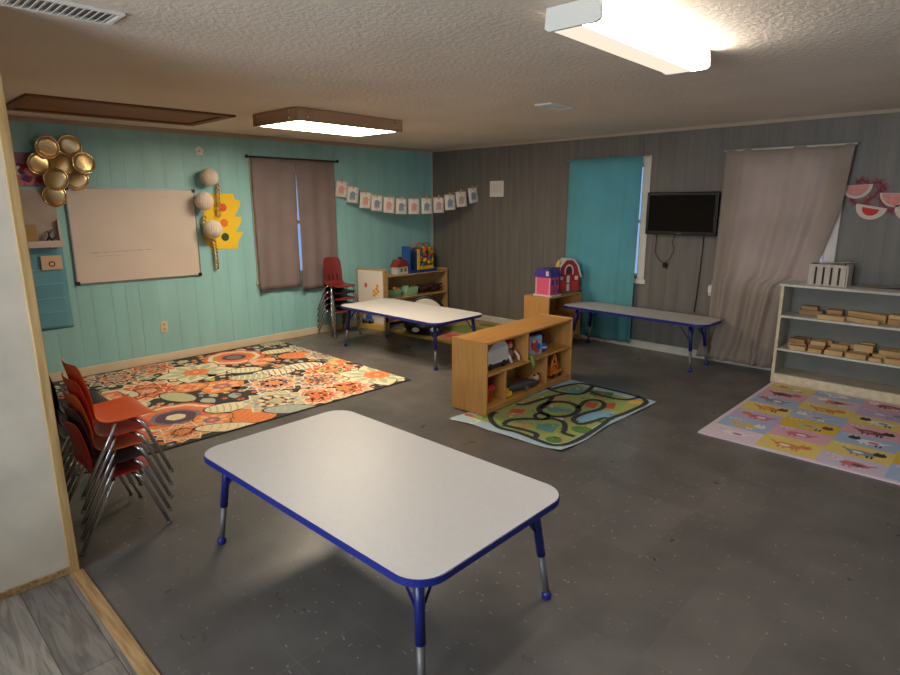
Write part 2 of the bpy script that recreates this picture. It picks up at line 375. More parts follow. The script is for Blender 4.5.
# wraparound lamp close to the camera
t = thing('ceiling_lamp', 'white wraparound fluorescent lamp on the textured ceiling above the nearest table', 'ceiling lamp', (5.19, -3.73, H), math.radians(2.0))
MB().box((-.10, -.575, -.03), (.10, .575, 0)).build('housing', M_white, t, bevel=.003)
for s in (-1, 1):
    e = MB(); e.prism([(-.105, -.092), (.105, -.092), (.125, -.08), (.118, -.004), (-.118, -.004), (-.125, -.08)], s * .575 - .008, s * .575 + .008)
    e.v = [(x, z, y) for x, y, z in e.v]; e.f = [tuple(reversed(q)) for q in e.f]; e.build('end_cap', M_white, t)
d = MB(); pr = [(-.105, -.03), (-.12, -.075), (-.10, -.088), (.035, -.091), (.10, -.088), (.12, -.075), (.105, -.03)]
for i in range(6):
    mi = (2, 2, 2, 0, 1, 1)[i]; (xa, za), (xb, zb) = pr[i], pr[i + 1]
    d.add([(xa, -.567, za), (xb, -.567, zb), (xb, .567, zb), (xa, .567, za)], [(0, 1, 2, 3)], mi)
d.build('diffuser', [M_lampA, M_lampB, M_lampC], t)
# framed lamp by the teal wall
t = thing('ceiling_lamp', 'brushed metal framed fluorescent lamp on the ceiling near the teal wall', 'ceiling lamp', (1.84, -3.08, H), math.radians(3.0))
M_frame = mat('brushed_bronze_frame', (196, 172, 148), .28, .8)
f = MB(); lx, ly, hh = .30, .565, .105
for s in (-1, 1):
    f.box((s * lx, -ly, -hh), (s * (lx + .03), ly, 0)); f.box((-lx - .03, s * ly, -hh), (lx + .03, s * (ly + .03), 0))
f.build('frame', M_frame, t, bevel=.006)
for sx in (-1, 1):
    for sy in (-1, 1):
        for z in (-.03, -.075):
            MB().ball((sx * (lx + .034), sy * (ly - .07), z), .011, 10).build('frame_stud', M_chrome, t); MB().ball((sx * (lx - .07), sy * (ly + .034), z), .011, 10).build('frame_stud', M_chrome, t)
MB().box((-lx, -ly, -.098), (lx, ly, -.088)).build('diffuser', emit('lamp_panel_glow', (255, 236, 206), 23), t)
MB().box((-lx, -ly, -.02), (lx, ly, 0)).build('housing', M_white, t)
# hall lamp behind the photographer
t = thing('ceiling_lamp', 'round white lamp on the hall ceiling behind the photographer', 'ceiling lamp', (5.9, -7.3, H))
MB().lathe([(.17, 0), (.17, -.03), (.16, -.035)][::-1], 32).build('base', M_white, t)
MB().lathe([(.02, -.095), (.09, -.085), (.135, -.06), (.15, -.035)], 32).build('globe', emit('hall_lamp_glow', (226, 232, 255), 9), t)

# ================================================================== TABLES
def make_table(name, label, L, W, loc, rz, inset=0, group=None):
    t = thing(name, label, 'table', loc, rz, group); hz = .5
    top = MB(); top.prism(rrect(L - .008, W - .008, .115), hz - .026, hz, 0); top.build('tabletop', M_lam, t)
    ed = MB(); o = rrect(L, W, .12); i_ = rrect(L - .008, W - .008, .115); n = len(o)
    prof = [(0, hz - .029), (0, hz - .002), (1, hz + .0005)]
    vs = [(x, y, hz - .027) for x, y in i_] + [(x, y, hz - .027) for x, y in o] + [(x, y, hz - .001) for x, y in o] + [(x, y, hz + .0006) for x, y in i_]
    fs = []
    for r in range(3):
        for k in range(n): fs.append((r * n + k, r * n + (k + 1) % n, (r + 1) * n + (k + 1) % n, (r + 1) * n + k))
    fs += [(3 * n + k, 3 * n + (k + 1) % n, (k + 1) % n, k) for k in range(n)]
    ed.add(vs, fs, 0, False); ed.build('edge_band', M_blue, t)
    for sx in (-1, 1):
        for sy in (-1, 1):
            a = Vector((sx * (L / 2 - .115 - inset), sy * (W / 2 - .105), hz - .03)); b = Vector((sx * (L / 2 - .06 - inset), sy * (W / 2 - .06), .0))
            at = lambda q: a + (b - a) * q
            lg = MB().tube([at(0), at(.56)], .019, 12).build('leg', M_navy, t)
            MB().tube([at(.56), at(.97)], .0145, 12).build('leg_extension', M_steel, lg)
            z = Matrix.Translation(at(.965)); g = MB(); g.T = z; g.lathe([(.012, -.0155), (.021, -.012), (.022, .0), (.019, .014), (.014, .02)], 14); g.build('foot_cap', M_blue, lg)
            br = MB()
            for dx, dy in ((-sx * .13, 0), (0, -sy * .11)):
                br.tube([at(.36), (a.x + dx * .9, a.y + dy * .9, hz - .05), (a.x + dx, a.y + dy, hz - .032)], .0055, 8)
            br.build('brace', M_navy, lg)
            MB().box((a.x - .045, a.y - .045, hz - .036), (a.x + .045, a.y + .045, hz - .0265)).build('mounting_plate', M_navy, lg)
    return t
G = 'low activity tables with blue edges'
make_table('activity_table', 'nearest low grey activity table with blue edge, in the middle of the floor', 1.575, .88, (4.618, -4.925, 0), .018, group=G)
make_table('activity_table', 'low pale-topped activity table standing before the corner shelf and maroon chairs', 1.66, .78, (1.645, -2.0, 0), .004, group=G)
make_table('activity_table', 'long low activity table pushed against the grey wall under the television', 1.72, .50, (3.605, -.385, 0), -.04, inset=.07, group=G)

# ================================================================== CHAIRS
def make_chair(label, shell, group, kw=1.0):
    t = thing('school_chair', label, 'chair', (0, 0, 0), 0, group); sz = .335
    prof = [(.192, -.016), (.185, -.004), (.16, .002), (.1, .0), (.03, -.004), (-.03, -.005), (-.065, .001), (-.088, .016), (-.101, .042), (-.108, .075), (-.116, .12), (-.124, .165), (-.133, .21), (-.142, .25), (-.150, .285), (-.155, .305)]
    half = [.138, .148, .152, .153, .152, .148, .143, .138, .134, .131, .131, .132, .131, .127, .116, .09]
    prof = [(x, z if z < .02 else .016 + (z - .016) * (1.0 if kw > 1 else 1.14)) for x, z in prof]; half = [h * kw for h in half]; LT, LF = .153 * kw + .015, max(.186, .153 * kw + .022)
    nv = len(prof) - 1
    def fn(u, v):
        j = min(int(round(v * nv)), nv); q = u * 2 - 1; x, z = prof[j]; w = half[j]
        back = max(0, min(1, (z - .02) / .1)); x += back * .022 * q * q; z += (1 - back) * (.008 * q ** 4) - (1 - back) * .0
        return (x, q * w, sz + z)
    MB().grid(fn, 13, nv, skip=lambda i, j: j in (8, 9) and i in (3, 6, 9)).build('seat_shell', shell, t, solid=.0055, sub=1)
    for sy in (-1, 1):
        for sx in (-1, 1):
            if sx > 0: pts = [(.06, sy * .11, sz - .012), (.085, sy * (LT - .02), sz - .012), (.1, sy * (LT - .004), sz - .024), (.118, sy * LT, sz - .06), (.213, sy * LF, .012)]
            else: pts = [(-.0, sy * .11, sz - .012), (-.02, sy * (LT - .02), sz - .012), (-.034, sy * (LT - .004), sz - .024), (-.052, sy * LT, sz - .06), (-.205, sy * LF, .012)]
            lg = MB().tube(pts, .0095, 10).build('leg', M_chrome, t)
            MB().lathe([(.009, .0), (.0115, .002), (.0115, .012), (.0098, .016)], 12, c=(pts[-1][0] , pts[-1][1], 0)).build('foot_cap', M_steel, lg)
    fr = MB(); fr.tube([(.06, -.11, sz - .012), (.06, .11, sz - .012)], .008, 8); fr.tube([(0, -.11, sz - .012), (0, .11, sz - .012)], .008, 8)
    fr.build('seat_frame', M_chrome, t)
    return t
def shellm(n, c): return mat(n, c, .38, var=.04, scale=10)
M_or = shellm('orange_shell', (240, 102, 42)); M_or2 = shellm('amber_orange_shell', (230, 108, 38)); M_rd = shellm('vermilion_shell', (222, 66, 44)); M_rd2 = shellm('red_shell', (192, 48, 42))
M_pu = shellm('plum_shell', (74, 40, 58)); M_mar = shellm('maroon_shell', (120, 42, 40)); M_bk = shellm('black_shell', (26, 28, 38))
protos = {}
def stack(x, y, rz, specs, group, pitch=.0715, drift=.010, kw=1.0):
    for i, (m, lab) in enumerate(specs):
        p = (x + math.cos(rz) * drift * i, y + math.sin(rz) * drift * i, pitch * i)
        key = (m.name, kw)
        if key not in protos:
            c = make_chair(lab, m, group, kw); c.location = p; c.rotation_euler = (0, 0, rz); protos[key] = c
        else:
            c = dup(protos[key], p, rz, lab); c['group'] = group
S1 = 'stacked chairs beside the partition'
stack(3.295, -5.635, PI / 2, [(M_rd2, 'red plastic school chair at the bottom of the orange stack beside the partition'), (M_pu, 'plum plastic school chair second from the bottom of the orange stack'), (M_or2, 'amber orange school chair in the middle of the stack beside the partition'),
      (M_rd, 'vermilion school chair just under the top of the orange stack'), (M_or, 'bright orange school chair topmost of the stack beside the partition')], S1, kw=1.25)
S2 = 'dark chairs stacked behind the orange stack'
stack(2.80, -5.665, PI / 2, [(M_bk, 'black school chair lowest of the dark stack behind the orange chairs'), (M_pu, 'plum school chair second up in the dark stack behind the orange chairs'),
      (M_bk, 'black school chair third up in the dark stack behind the orange chairs'), (M_bk, 'black school chair on top of the dark stack behind the orange chairs')], S2, kw=1.25)
S3 = 'maroon and black chairs stacked by the curtain'
stack(.262, -1.985, -.06, [(M_mar, 'maroon school chair lowest of the stack by the teal wall curtain'), (M_bk, 'black school chair second up in the stack by the teal wall curtain'), (M_mar, 'maroon school chair in the middle of the stack by the teal wall curtain'),
      (M_bk, 'black school chair just under the top maroon chair by the curtain'), (M_mar, 'maroon school chair with slotted back topmost of the stack by the curtain')], S3, pitch=.08, drift=.006)

# ================================================================== RUGS
M_pile = mat('charcoal_rug_pile', (60, 57, 57), .95, bump=.3, bscale=400)
def cm(n, c): return mat('rug_' + n, c, .95, var=.1, scale=60)
RC = dict(coral=cm('coral', (232, 118, 84)), red=cm('red_orange', (220, 92, 62)), orange=cm('orange', (228, 140, 78)), peach=cm('peach', (236, 178, 138)), cream=cm('cream', (230, 218, 184)), sage=cm('sage', (184, 188, 156)),
          lime=cm('lime', (196, 190, 108)), grey=cm('grey_violet', (138, 120, 124)), plum=cm('plum', (96, 74, 92)), mist=cm('mist_blue', (168, 176, 170)), dark=M_pile)
rk = list(RC); RI = {k: i for i, k in enumerate(rk)}
rug = MB(); TH = .008
rx0, rx1, ry0, ry1 = .05, 2.49, -5.82, -2.735
rug.prism([(rx0, ry0), (rx1, ry0), (rx1, ry1), (rx0, ry1)], .001, TH, RI['dark'])
layer = [0]
def pat(pts, col, lift):
    pts = [(min(max(x, rx0 + .012), rx1 - .012), min(max(y, ry0 + .012), ry1 - .012)) for x, y in pts]
    a = sum(p[0] * q[1] - q[0] * p[1] for p, q in zip(pts, pts[1:] + pts[:1]))
    if a < 0: pts = pts[::-1]
    rug.poly([(x, y, TH + .0003 * lift) for x, y in pts], RI[col])
def petal(cx, cy, a, r0, r1, w, n=7):
    """pointed oval from r0 to r1 at angle a"""
    out = []
    for k in range(n + 1): q = k / n; out.append((r0 + (r1 - r0) * q, w * math.sin(PI * q ** .8)))
    for k in range(n - 1, 0, -1): q = k / n; out.append((r0 + (r1 - r0) * q, -w * math.sin(PI * q ** .8)))
    return [(cx + x * math.cos(a) - y * math.sin(a), cy + x * math.sin(a) + y * math.cos(a)) for x, y in out]
def scal(cx, cy, r, amp, n, ph=0, m=60): return [(cx + (r + amp * abs(math.sin(n * PI * k / m + ph))) * math.cos(2 * PI * k / m), cy + (r + amp * abs(math.sin(n * PI * k / m + ph))) * math.sin(2 * PI * k / m)) for k in range(m)]
placed = []
Z = [3]
def nl(): Z[0] = Z[0] + 1; return Z[0] * .25
def daisy(cx, cy, r, col, ctr, n=10, inner=None, w=None, ph=0.0):
    placed.append((cx, cy, r * .85)); z = nl(); w = w or r * 1.25 * math.sin(PI / n)
    pat(circ(cx, cy, r * .5), col, z - .12)
    for k in range(n):
        a = 2 * PI * k / n + ph; q = r * (1 if k % 2 else .9)
        pat(petal(cx, cy, a, r * .15, q * 1.04, w * 1.12), 'dark', z + .02 * (k % 2)); pat(petal(cx, cy, a, r * .2, q, w), col, z + .02 * (k % 2) + .01)
        pat(petal(cx, cy, a, r * .3, q * .8, w * .3), 'sage' if col == 'cream' else 'peach', z + .08)
    pat(scal(cx, cy, r * .30, r * .06, 8), ctr, z + .16); pat(scal(cx, cy, r * .17, r * .03, 7), 'coral', z + .18); pat(circ(cx, cy, r * .08), 'peach', z + .2)
def medallion(cx, cy, r, cols):
    placed.append((cx, cy, r * .95)); z = nl(); n = len(cols)
    for i, c in enumerate(cols): q = r * (1 - i / n * .9); pat(scal(cx, cy, q * .93, q * .07, 9 if i < 3 else 6), c, z + .06 * i)
def ribbed(cx, cy, rx, ry, col, rib, ang=0.0, n=7):
    placed.append((cx, cy, max(rx, ry) * .8)); z = nl(); ca, sa = math.cos(ang), math.sin(ang)
    tr = lambda p: (cx + p[0] * ca - p[1] * sa, cy + p[0] * sa + p[1] * ca)
    pat([tr(p) for p in circ(0, 0, rx * 1.08, 24, ry * 1.1)], 'dark', z - .1); pat([tr(p) for p in circ(0, 0, rx, 24, ry)], col, z)
    for k in range(n):
        q = -.8 + 1.6 * k / (n - 1); h = ry * math.sqrt(1 - q * q) * .85; x = q * rx
        pat([tr(p) for p in ((x - .006, -h), (x + .006, -h), (x + .016, 0), (x + .006, h), (x - .006, h), (x + .002, 0))], rib, z + .08)
def dahlia(cx, cy, r, cols, n=12, ph=0.0):
    placed.append((cx, cy, r * .85)); z = nl()
    for i, (c, q, m) in enumerate(zip(cols, (1, .8, .52, .26), (n, n, n - 3, 8))):
        o = 'cream' if c != 'cream' else 'sage'
        pat(circ(cx, cy, r * q * .62), c, z + .06 * i)
        for k in range(m):
            a = 2 * PI * (k + .5 * i) / m + ph
            pat(petal(cx, cy, a, r * .1, r * q, r * q * 3.5 / m), o, z + .06 * i + .01); pat(petal(cx, cy, a, r * .1, r * q * .93, r * q * 2.9 / m), c, z + .06 * i + .02)
            pat(petal(cx, cy, a, r * q * .35, r * q * .8, r * q * .7 / m), 'orange' if c in ('red', 'coral') else 'peach' if c != 'peach' else 'coral', z + .06 * i + .03)
def rp(px, py): p = az(px, py); return p.x, p.y
# filler leaves and small flowers first (lowest), then the large motifs laid out from the photograph
big = [('M', 176, 418, .36, ('coral', 'cream', 'orange', 'coral', 'grey', 'plum', 'plum', 'cream')), ('M', 234, 358, .33, ('coral', 'cream', 'orange', 'coral', 'plum', 'grey')),
       ('D', 196, 373, .38, 'cream', 'orange', 11), ('H', 146, 392, .36, ('peach', 'red', 'coral', 'peach')), ('H', 150, 370, .27, ('coral', 'red', 'grey', 'peach')), ('H', 116, 379, .30, ('grey', 'plum', 'peach', 'mist')),
       ('D', 222, 387, .24, 'orange', 'grey', 7), ('D', 190, 388, .17, 'orange', 'coral', 6), ('R', 230, 408, .20, .12, 'cream', 'sage', 1.2), ('R', 252, 416, .20, .18, 'orange', 'coral', .6), ('D', 212, 421, .19, 'orange', 'grey', 8),
       ('H', 183, 433, .22, ('orange', 'peach', 'coral', 'orange')), ('R', 228, 428, .24, .09, 'cream', 'peach', .9), ('R', 178, 398, .2, .1, 'sage', 'lime', .3), ('R', 274, 344, .17, .1, 'sage', 'grey', 1.4), ('R', 277, 352, .18, .1, 'cream', 'lime', 1.3), ('R', 297, 356, .21, .15, 'orange', 'coral', 1.0),
       ('H', 306, 348, .24, ('mist', 'grey', 'mist', 'cream')), ('H', 326, 355, .25, ('mist', 'grey', 'mist', 'grey')), ('D', 342, 362, .2, 'lime', 'orange', 7), ('R', 302, 367, .22, .13, 'cream', 'grey', 1.3), ('R', 274, 373, .21, .12, 'cream', 'grey', 1.2),
       ('H', 331, 371, .31, ('red', 'coral', 'lime', 'orange')), ('D', 377, 375.5, .40, 'cream', 'orange', 12), ('H', 344, 389, .29, ('peach', 'coral', 'red', 'orange')), ('H', 315, 397, .27, ('peach', 'coral', 'red', 'coral')), ('H', 275, 402, .31, ('sage', 'mist', 'cream', 'sage')),
       ('H', 318, 381, .28, ('peach', 'grey', 'orange', 'plum')), ('H', 274, 384, .3, ('grey', 'peach', 'plum', 'orange')), ('R', 291, 410, .22, .1, 'mist', 'sage', .9), ('R', 245, 371, .17, .1, 'cream', 'sage', 1.1), ('R', 250, 378, .2, .1, 'sage', 'cream', 1.0), ('D', 262, 362, .17, 'peach', 'orange', 7),
       ('R', 120, 395, .2, .1, 'cream', 'sage', .4), ('D', 100, 402, .26, 'coral', 'cream', 9)]
bigpos = [(rp(b[1], b[2]), b[3]) for b in big]
rnd = random.Random(5); fill = []
for k in range(4000):
    x, y = rnd.uniform(rx0 + .05, rx1 - .05), rnd.uniform(ry0 + .05, ry1 - .05)
    r = rnd.uniform(.04, .11) if k < 1200 else rnd.uniform(.028, .05)
    if any((x - p[0]) ** 2 + (y - p[1]) ** 2 < (.80 * R + .55 * r) ** 2 for p, R in bigpos): continue
    if any((x - a) ** 2 + (y - b) ** 2 < (.86 * (r + q)) ** 2 for a, b, q in fill): continue
    fill.append((x, y, r)); c = rnd.choice(('cream', 'sage', 'peach', 'orange', 'coral', 'mist', 'grey', 'lime', 'cream', 'sage'))
    if rnd.random() < .55:
        pat(petal(x - r * .9, y, rnd.uniform(-.5, .5), 0, r * 1.9, r * .62), c, .35); pat(petal(x - r * .7, y, 0, 0, r * 1.4, r * .2), rnd.choice(('cream', 'grey', 'sage')), .5)
    else:
        for q in range(6): pat(petal(x, y, q * PI / 3, .1 * r, r, r * .42), c, .35)
        pat(circ(x, y, r * .25, 10), rnd.choice(('orange', 'plum', 'cream')), .5)
for b in big:
    (x, y) = rp(b[1], b[2])
    if b[0] == 'M': medallion(x, y, b[3], b[4])
    elif b[0] == 'D': daisy(x, y, b[3], b[4], b[5], b[6], inner=None, ph=rnd.random())
    elif b[0] == 'H': dahlia(x, y, b[3], b[4], rnd.choice((10, 11, 12)), rnd.random())
    else: ribbed(x, y, b[3], b[4], b[5], b[6], b[7])
tag(rug.build('floral_rug', [RC[k] for k in rk]), 'large charcoal area rug with orange coral and cream flowers along the teal wall', 'rug')

# road map play mat, poking out from under the cubby
def wav(x, y):
    """gentle curl of the vinyl along its two free edges"""
    u = x - 3.5; v = y + 3.2
    e1 = max(0, 1 - abs(4.505 - x) / .12); e2 = max(0, 1 - abs(v + .0) / .14)
    return .009 * e1 * (.5 + .5 * math.sin(v * 11 + 1)) + .007 * e2 * (.5 + .5 * math.sin(u * 13))
A_, B_, C_, D_ = (3.50, -3.245), (4.505, -3.185), (4.50, -1.725), (3.60, -1.665)
def quad(u, v):
    w = .012 * math.sin(v * 9) * (1 if u > .9 else 0) + 0
    x = (A_[0] * (1 - u) + B_[0] * u) * (1 - v) + (D_[0] * (1 - u) + C_[0] * u) * v; y = (A_[1] * (1 - u) + B_[1] * u) * (1 - v) + (D_[1] * (1 - u) + C_[1] * u) * v
    return x + w, y + .010 * math.sin(u * 7) * (1 if v < .1 else 0)
RM = [cm('map_sky', (168, 192, 204)), cm('map_green', (150, 162, 92)), cm('map_road', (50, 54, 52)), cm('map_lake', (122, 170, 196)), cm('map_tan', (176, 148, 96)), cm('map_house', (188, 84, 62)), cm('map_leaf', (84, 124, 56)), cm('map_pale', (214, 208, 188)), cm('map_teal', (96, 148, 140)), cm('map_yellow', (208, 168, 72))]
mp = MB()
def top(u, v, z=.0045): x, y = quad(u, v); return (x, y, z + wav(x, y))
mp.grid(lambda u, v: top(u, v), 24, 36, 0, sm=True); mp.grid(lambda u, v: top(1 - u, v, .0025), 24, 36, 7, sm=True)
def edge(fn, n):
    for k in range(n):
        a, b = fn(k / n), fn((k + 1) / n); mp.add([top(*a), top(*b), top(*b, .0025), top(*a, .0025)], [(0, 1, 2, 3), (3, 2, 1, 0)], 7)
edge(lambda q: (q, 0), 24); edge(lambda q: (1, q), 36); edge(lambda q: (q, 1), 24); edge(lambda q: (0, q), 36)
mp.grid(lambda u, v: top(.09 + u * .84, .075 + v * .86, .0052), 24, 36, 1)
def ms(cx, cy): return az(445 + cx / 4.09, 375 + cy / 4.09)
def ribbon(pts, w, mi, z, closed=False):
    P = [Vector((p.x, p.y)) for p in (ms(*q) for q in pts)]; n = len(P); S = []
    seg = n if closed else n - 1
    for i in range(seg):
        p0, p1, p2, p3 = P[(i - 1) % n] if (closed or i) else P[i], P[i], P[(i + 1) % n], P[(i + 2) % n] if (closed or i < n - 2) else P[(i + 1) % n]
        for k in range(6):
            q = k / 6; S.append(.5 * ((2 * p1) + (p2 - p0) * q + (2 * p0 - 5 * p1 + 4 * p2 - p3) * q * q + (3 * p1 - p0 - 3 * p2 + p3) * q ** 3))
    if not closed: S.append(P[-1])
    m = len(S); vs = []
    for i in range(m):
        a = S[(i - 1) % m] if (closed or i) else S[i]; b = S[(i + 1) % m] if (closed or i < m - 1) else S[i]
        d = (b - a); d = d.normalized() if d.length > 1e-6 else Vector((1, 0)); nn = Vector((-d.y, d.x)) * w / 2
        for s in (1, -1): q = S[i] + nn * s; vs.append((q.x, q.y, z + wav(q.x, q.y)))
    fs = [(2 * i, 2 * i + 1, (2 * i + 3) % (2 * m), (2 * i + 2) % (2 * m)) for i in range(m if closed else m - 1)]
    mp.add(vs, fs, mi)
def blob(px, py, rx, ry, mi, z, n=14):
    c = ms(px, py); pts = [(c.x + rx * math.cos(2 * PI * k / n), c.y + ry * math.sin(2 * PI * k / n)) for k in range(n)]
    mp.poly([(x, y, z + wav(x, y)) for x, y in pts], mi)
def patch(pts, mi, z):
    P = [ms(*p) for p in pts]; P = [(p.x, p.y) for p in P]
    a = sum(p[0] * q[1] - q[0] * p[1] for p, q in zip(P, P[1:] + P[:1]))
    if a < 0: P = P[::-1]
    mp.poly([(x, y, z + wav(x, y)) for x, y in P], mi)
patch([(535, 195), (590, 200), (690, 172), (700, 150), (620, 150), (545, 172)], 3, .006); patch([(260, 145), (340, 150), (320, 172), (245, 168)], 4, .006); patch([(275, 140), (330, 143), (315, 160), (262, 156)], 5, .0064)
patch([(290, 195), (360, 205), (330, 225), (270, 212)], 4, .006); patch([(420, 200), (470, 205), (440, 240), (370, 225), (380, 205)], 8, .006); patch([(440, 88), (520, 95), (500, 112), (430, 105)], 4, .006); patch([(580, 112), (630, 118), (610, 140), (570, 132)], 5, .006)
patch([(650, 118), (700, 120), (690, 142), (640, 138)], 5, .006); patch([(755, 100), (810, 105), (800, 125), (745, 118)], 9, .006); patch([(480, 50), (560, 55), (570, 75), (500, 78)], 8, .006); patch([(600, 65), (690, 75), (680, 98), (590, 82)], 6, .006); patch([(300, 110), (380, 100), (360, 120), (300, 125)], 4, .006)
patch([(20, 185), (95, 170), (150, 190), (110, 205)], 7, .0056)
for p in ((560, 227, .085, .07, 6), (445, 268, .06, .06, 6), (470, 262, .05, .04, 4), (500, 148, .05, .05, 8), (450, 145, .06, .07, 8), (465, 182, .04, .04, 7), (100, 168, .05, .03, 5), (640, 195, .03, .03, 6), (300, 222, .05, .03, 6), (640, 90, .03, .03, 5)): blob(*p, .0066)
for k in range(60):
    u, v = rnd.uniform(.12, .9), rnd.uniform(.1, .9); q = quad(u, v); s = rnd.uniform(.008, .018)
    mp.poly([(x, y, .0068 + wav(x, y)) for x, y in circ(q[0], q[1], s, 7)], rnd.choice((6, 6, 5, 7, 9, 8, 6)))
for pts, cl in (([(205, 155), (185, 178), (218, 216), (300, 240), (380, 270), (450, 292), (505, 286), (580, 248), (640, 212), (680, 180), (750, 155), (810, 128), (822, 110), (790, 92), (700, 68), (610, 48), (555, 38), (500, 45), (440, 60)], 0),
                ([(240, 205), (265, 188), (340, 182), (395, 185), (440, 182), (485, 198), (490, 225), (485, 240), (530, 255)], 0), ([(235, 207), (300, 222), (350, 235), (375, 248), (360, 268)], 0),
                ([(545, 138), (575, 110), (620, 105), (650, 120), (635, 142), (570, 160), (525, 182), (550, 204), (610, 192), (650, 180), (690, 184)], 0), ([(500, 78), (430, 92), (330, 122), (290, 122)], 0), ([(405, 40), (430, 62), (490, 78), (555, 80), (590, 62), (605, 48)], 0), ([(590, 70), (660, 92), (740, 104), (800, 92)], 0), ([(440, 92), (420, 118), (395, 140)], 0)):
    ribbon(pts, .042, 2, .0074)
ribbon([(465 + 80 * math.cos(a), 143 + 31 * math.sin(a)) for a in [2 * PI * k / 12 for k in range(12)]], .05, 2, .0074, True)
ribbon([(396 + 28 * math.cos(a), 171 + 13 * math.sin(a)) for a in [2 * PI * k / 10 for k in range(10)]], .032, 2, .0074, True)
tag(mp.build('road_map_mat', RM), 'green road map play mat with pale blue border lying under the wooden cubby', 'play mat')

# pastel animal mat in front of the white bookcase
AC = dict(pink=(222, 168, 184), yellow=(226, 202, 116), blue=(164, 184, 214), lilac=(192, 172, 208), lav=(204, 192, 212), pale=(222, 204, 216), green=(178, 196, 160), orange=(214, 132, 82), brown=(110, 76, 74), dark=(56, 56, 66), white=(232, 228, 228), grey=(140, 146, 158), rose=(196, 112, 128), gold=(222, 186, 60))
ak = list(AC); AI = {k: i for i, k in enumerate(ak)}; am = MB(); AZ = .012
AM = [mat('mat_' + k, AC[k], .55) for k in ak]
mx0, mx1, my0, my1 = 5.045, 6.60, -2.185, -.435
am.prism([(mx0, my0), (mx1, my0), (mx1, my1), (mx0, my1)], .001, AZ, AI['pale'])
def ap(pts, c, z):
    a = sum(p[0] * q[1] - q[0] * p[1] for p, q in zip(pts, pts[1:] + pts[:1]))
    am.poly([(x, y, AZ + z) for x, y in (pts if a > 0 else pts[::-1])], AI[c])
cols = [(5.075, 5.425, ('pale', 'blue', 'lilac', 'yellow', 'blue', 'pink', 'yellow')), (5.425, 5.80, ('yellow', 'pink', 'gold', 'blue', 'yellow', 'lav', 'blue')), (5.80, 6.18, ('lav', 'yellow', 'blue', 'pink', 'yellow', 'lilac', 'pink')), (6.18, 6.57, ('blue', 'gold', 'pink', 'lilac', 'green', 'yellow', 'pink'))]
an = (('white', 'rose', 'pale'), ('gold', 'white', 'lilac'), ('rose', 'orange', 'white'), ('orange', 'brown', 'gold'), ('grey', 'rose', 'white'), ('brown', 'rose', 'dark'), ('green', 'orange', 'white'))
for ci, (a, b, rows) in enumerate(cols):
    off = (0, .06, -.02, .05)[ci]; h = .245; y = my0 + .03
    for ri, c in enumerate(rows):
        y0 = y + ri * h + (off if ri else 0); y1 = min(y + (ri + 1) * h + off, my1 - .03)
        if y1 - y0 < .05: continue
        ap([(a, y0), (b, y0), (b, y1), (a, y1)], c, .0004)
        kx, ky = (a + b) / 2 + rnd.uniform(-.03, .03), (y0 + y1) / 2 + rnd.uniform(-.02, .02)
        q = [('white', 'pale', 'rose'), ('orange', 'orange', 'white'), ('rose', 'pale', 'brown'), ('grey', 'white', 'brown')][ci] if ri == 0 else [an[ri % 7], (('rose', 'pink', 'white'), ('green', 'brown', 'orange'), ('lav', 'white', 'grey'), ('orange', 'orange', 'green'), ('orange', 'white', 'brown'), ('white', 'lilac', 'blue'))[(ri - 1) % 6], (('grey', 'dark', 'white'), ('white', 'dark', 'rose'), ('brown', 'dark', 'rose'), ('white', 'dark', 'grey'), ('lilac', 'grey', 'white'), ('brown', 'white', 'rose'))[(ri - 1) % 6], an[(ri + 3) % 7]][ci]
        s = 1 if (ri + ci) % 2 else -1
        ap(circ(kx, ky, .085, 16, .045), q[0], .0008); ap(circ(kx + s * .1, ky + .03, .04, 12, .036), q[1], .0010); ap(circ(kx - s * .02, ky - .005, .035, 10, .022), q[2], .0012)
        for lx in (-.055, -.02, .035, .06): ap([(kx + lx, ky - .075), (kx + lx + .014, ky - .075), (kx + lx + .014, ky - .03), (kx + lx, ky - .03)], q[1] if lx > 0 else q[0], .0009)
        ap([(kx - s * .08, ky), (kx - s * .125, ky + .04), (kx - s * .115, ky + .05), (kx - s * .07, ky + .02)], q[0], .0009)
        ap([(kx + s * .1 - .03, ky + .05), (kx + s * .1 - .018, ky + .085), (kx + s * .1 - .006, ky + .058)], q[1], .0009); ap([(kx + s * .1 + .006, ky + .058), (kx + s * .1 + .018, ky + .085), (kx + s * .1 + .03, ky + .05)], q[1], .0009)
        ap(circ(kx + s * .11, ky + .038, .006, 8), 'dark', .0013)
        for w in range(3): ap([(a + .03 + w * .035, y1 - .05), (a + .052 + w * .035, y1 - .05), (a + .052 + w * .035, y1 - .035), (a + .03 + w * .035, y1 - .035)], 'white', .0008)
tag(am.build('animal_play_mat', AM), 'pastel foam play mat with animal pictures in front of the white bookcase', 'play mat')

# colourful mat in the far corner
cmx = MB(); cz = .008
KC = [cm('corner_tan', (178, 150, 104)), cm('corner_yellow', (206, 186, 76)), cm('corner_green', (116, 132, 66)), cm('corner_rose', (190, 118, 102)), cm('corner_red', (178, 64, 52)), cm('corner_blue', (96, 130, 156))]
cmx.prism([(.64, -1.46), (1.9, -1.40), (1.86, -.06), (.64, -.06)], .001, cz, 0)
def kp(pts, m, z=.0006): cmx.poly([(x, y, cz + z) for x, y in pts], m)
kp([(.66, -1.44), (1.86, -1.38), (1.86, -1.28), (.66, -1.30)], 1); kp([(1.15, -1.27), (1.85, -1.25), (1.85, -.95), (1.3, -.9)], 3); kp([(.66, -1.28), (1.1, -1.27), (1.05, -1.1), (.66, -1.12)], 2); kp([(.95, -.85), (1.84, -.9), (1.83, -.5), (1.1, -.42)], 2); kp([(1.0, -.36), (1.83, -.4), (1.82, -.1), (1.0, -.1)], 0)
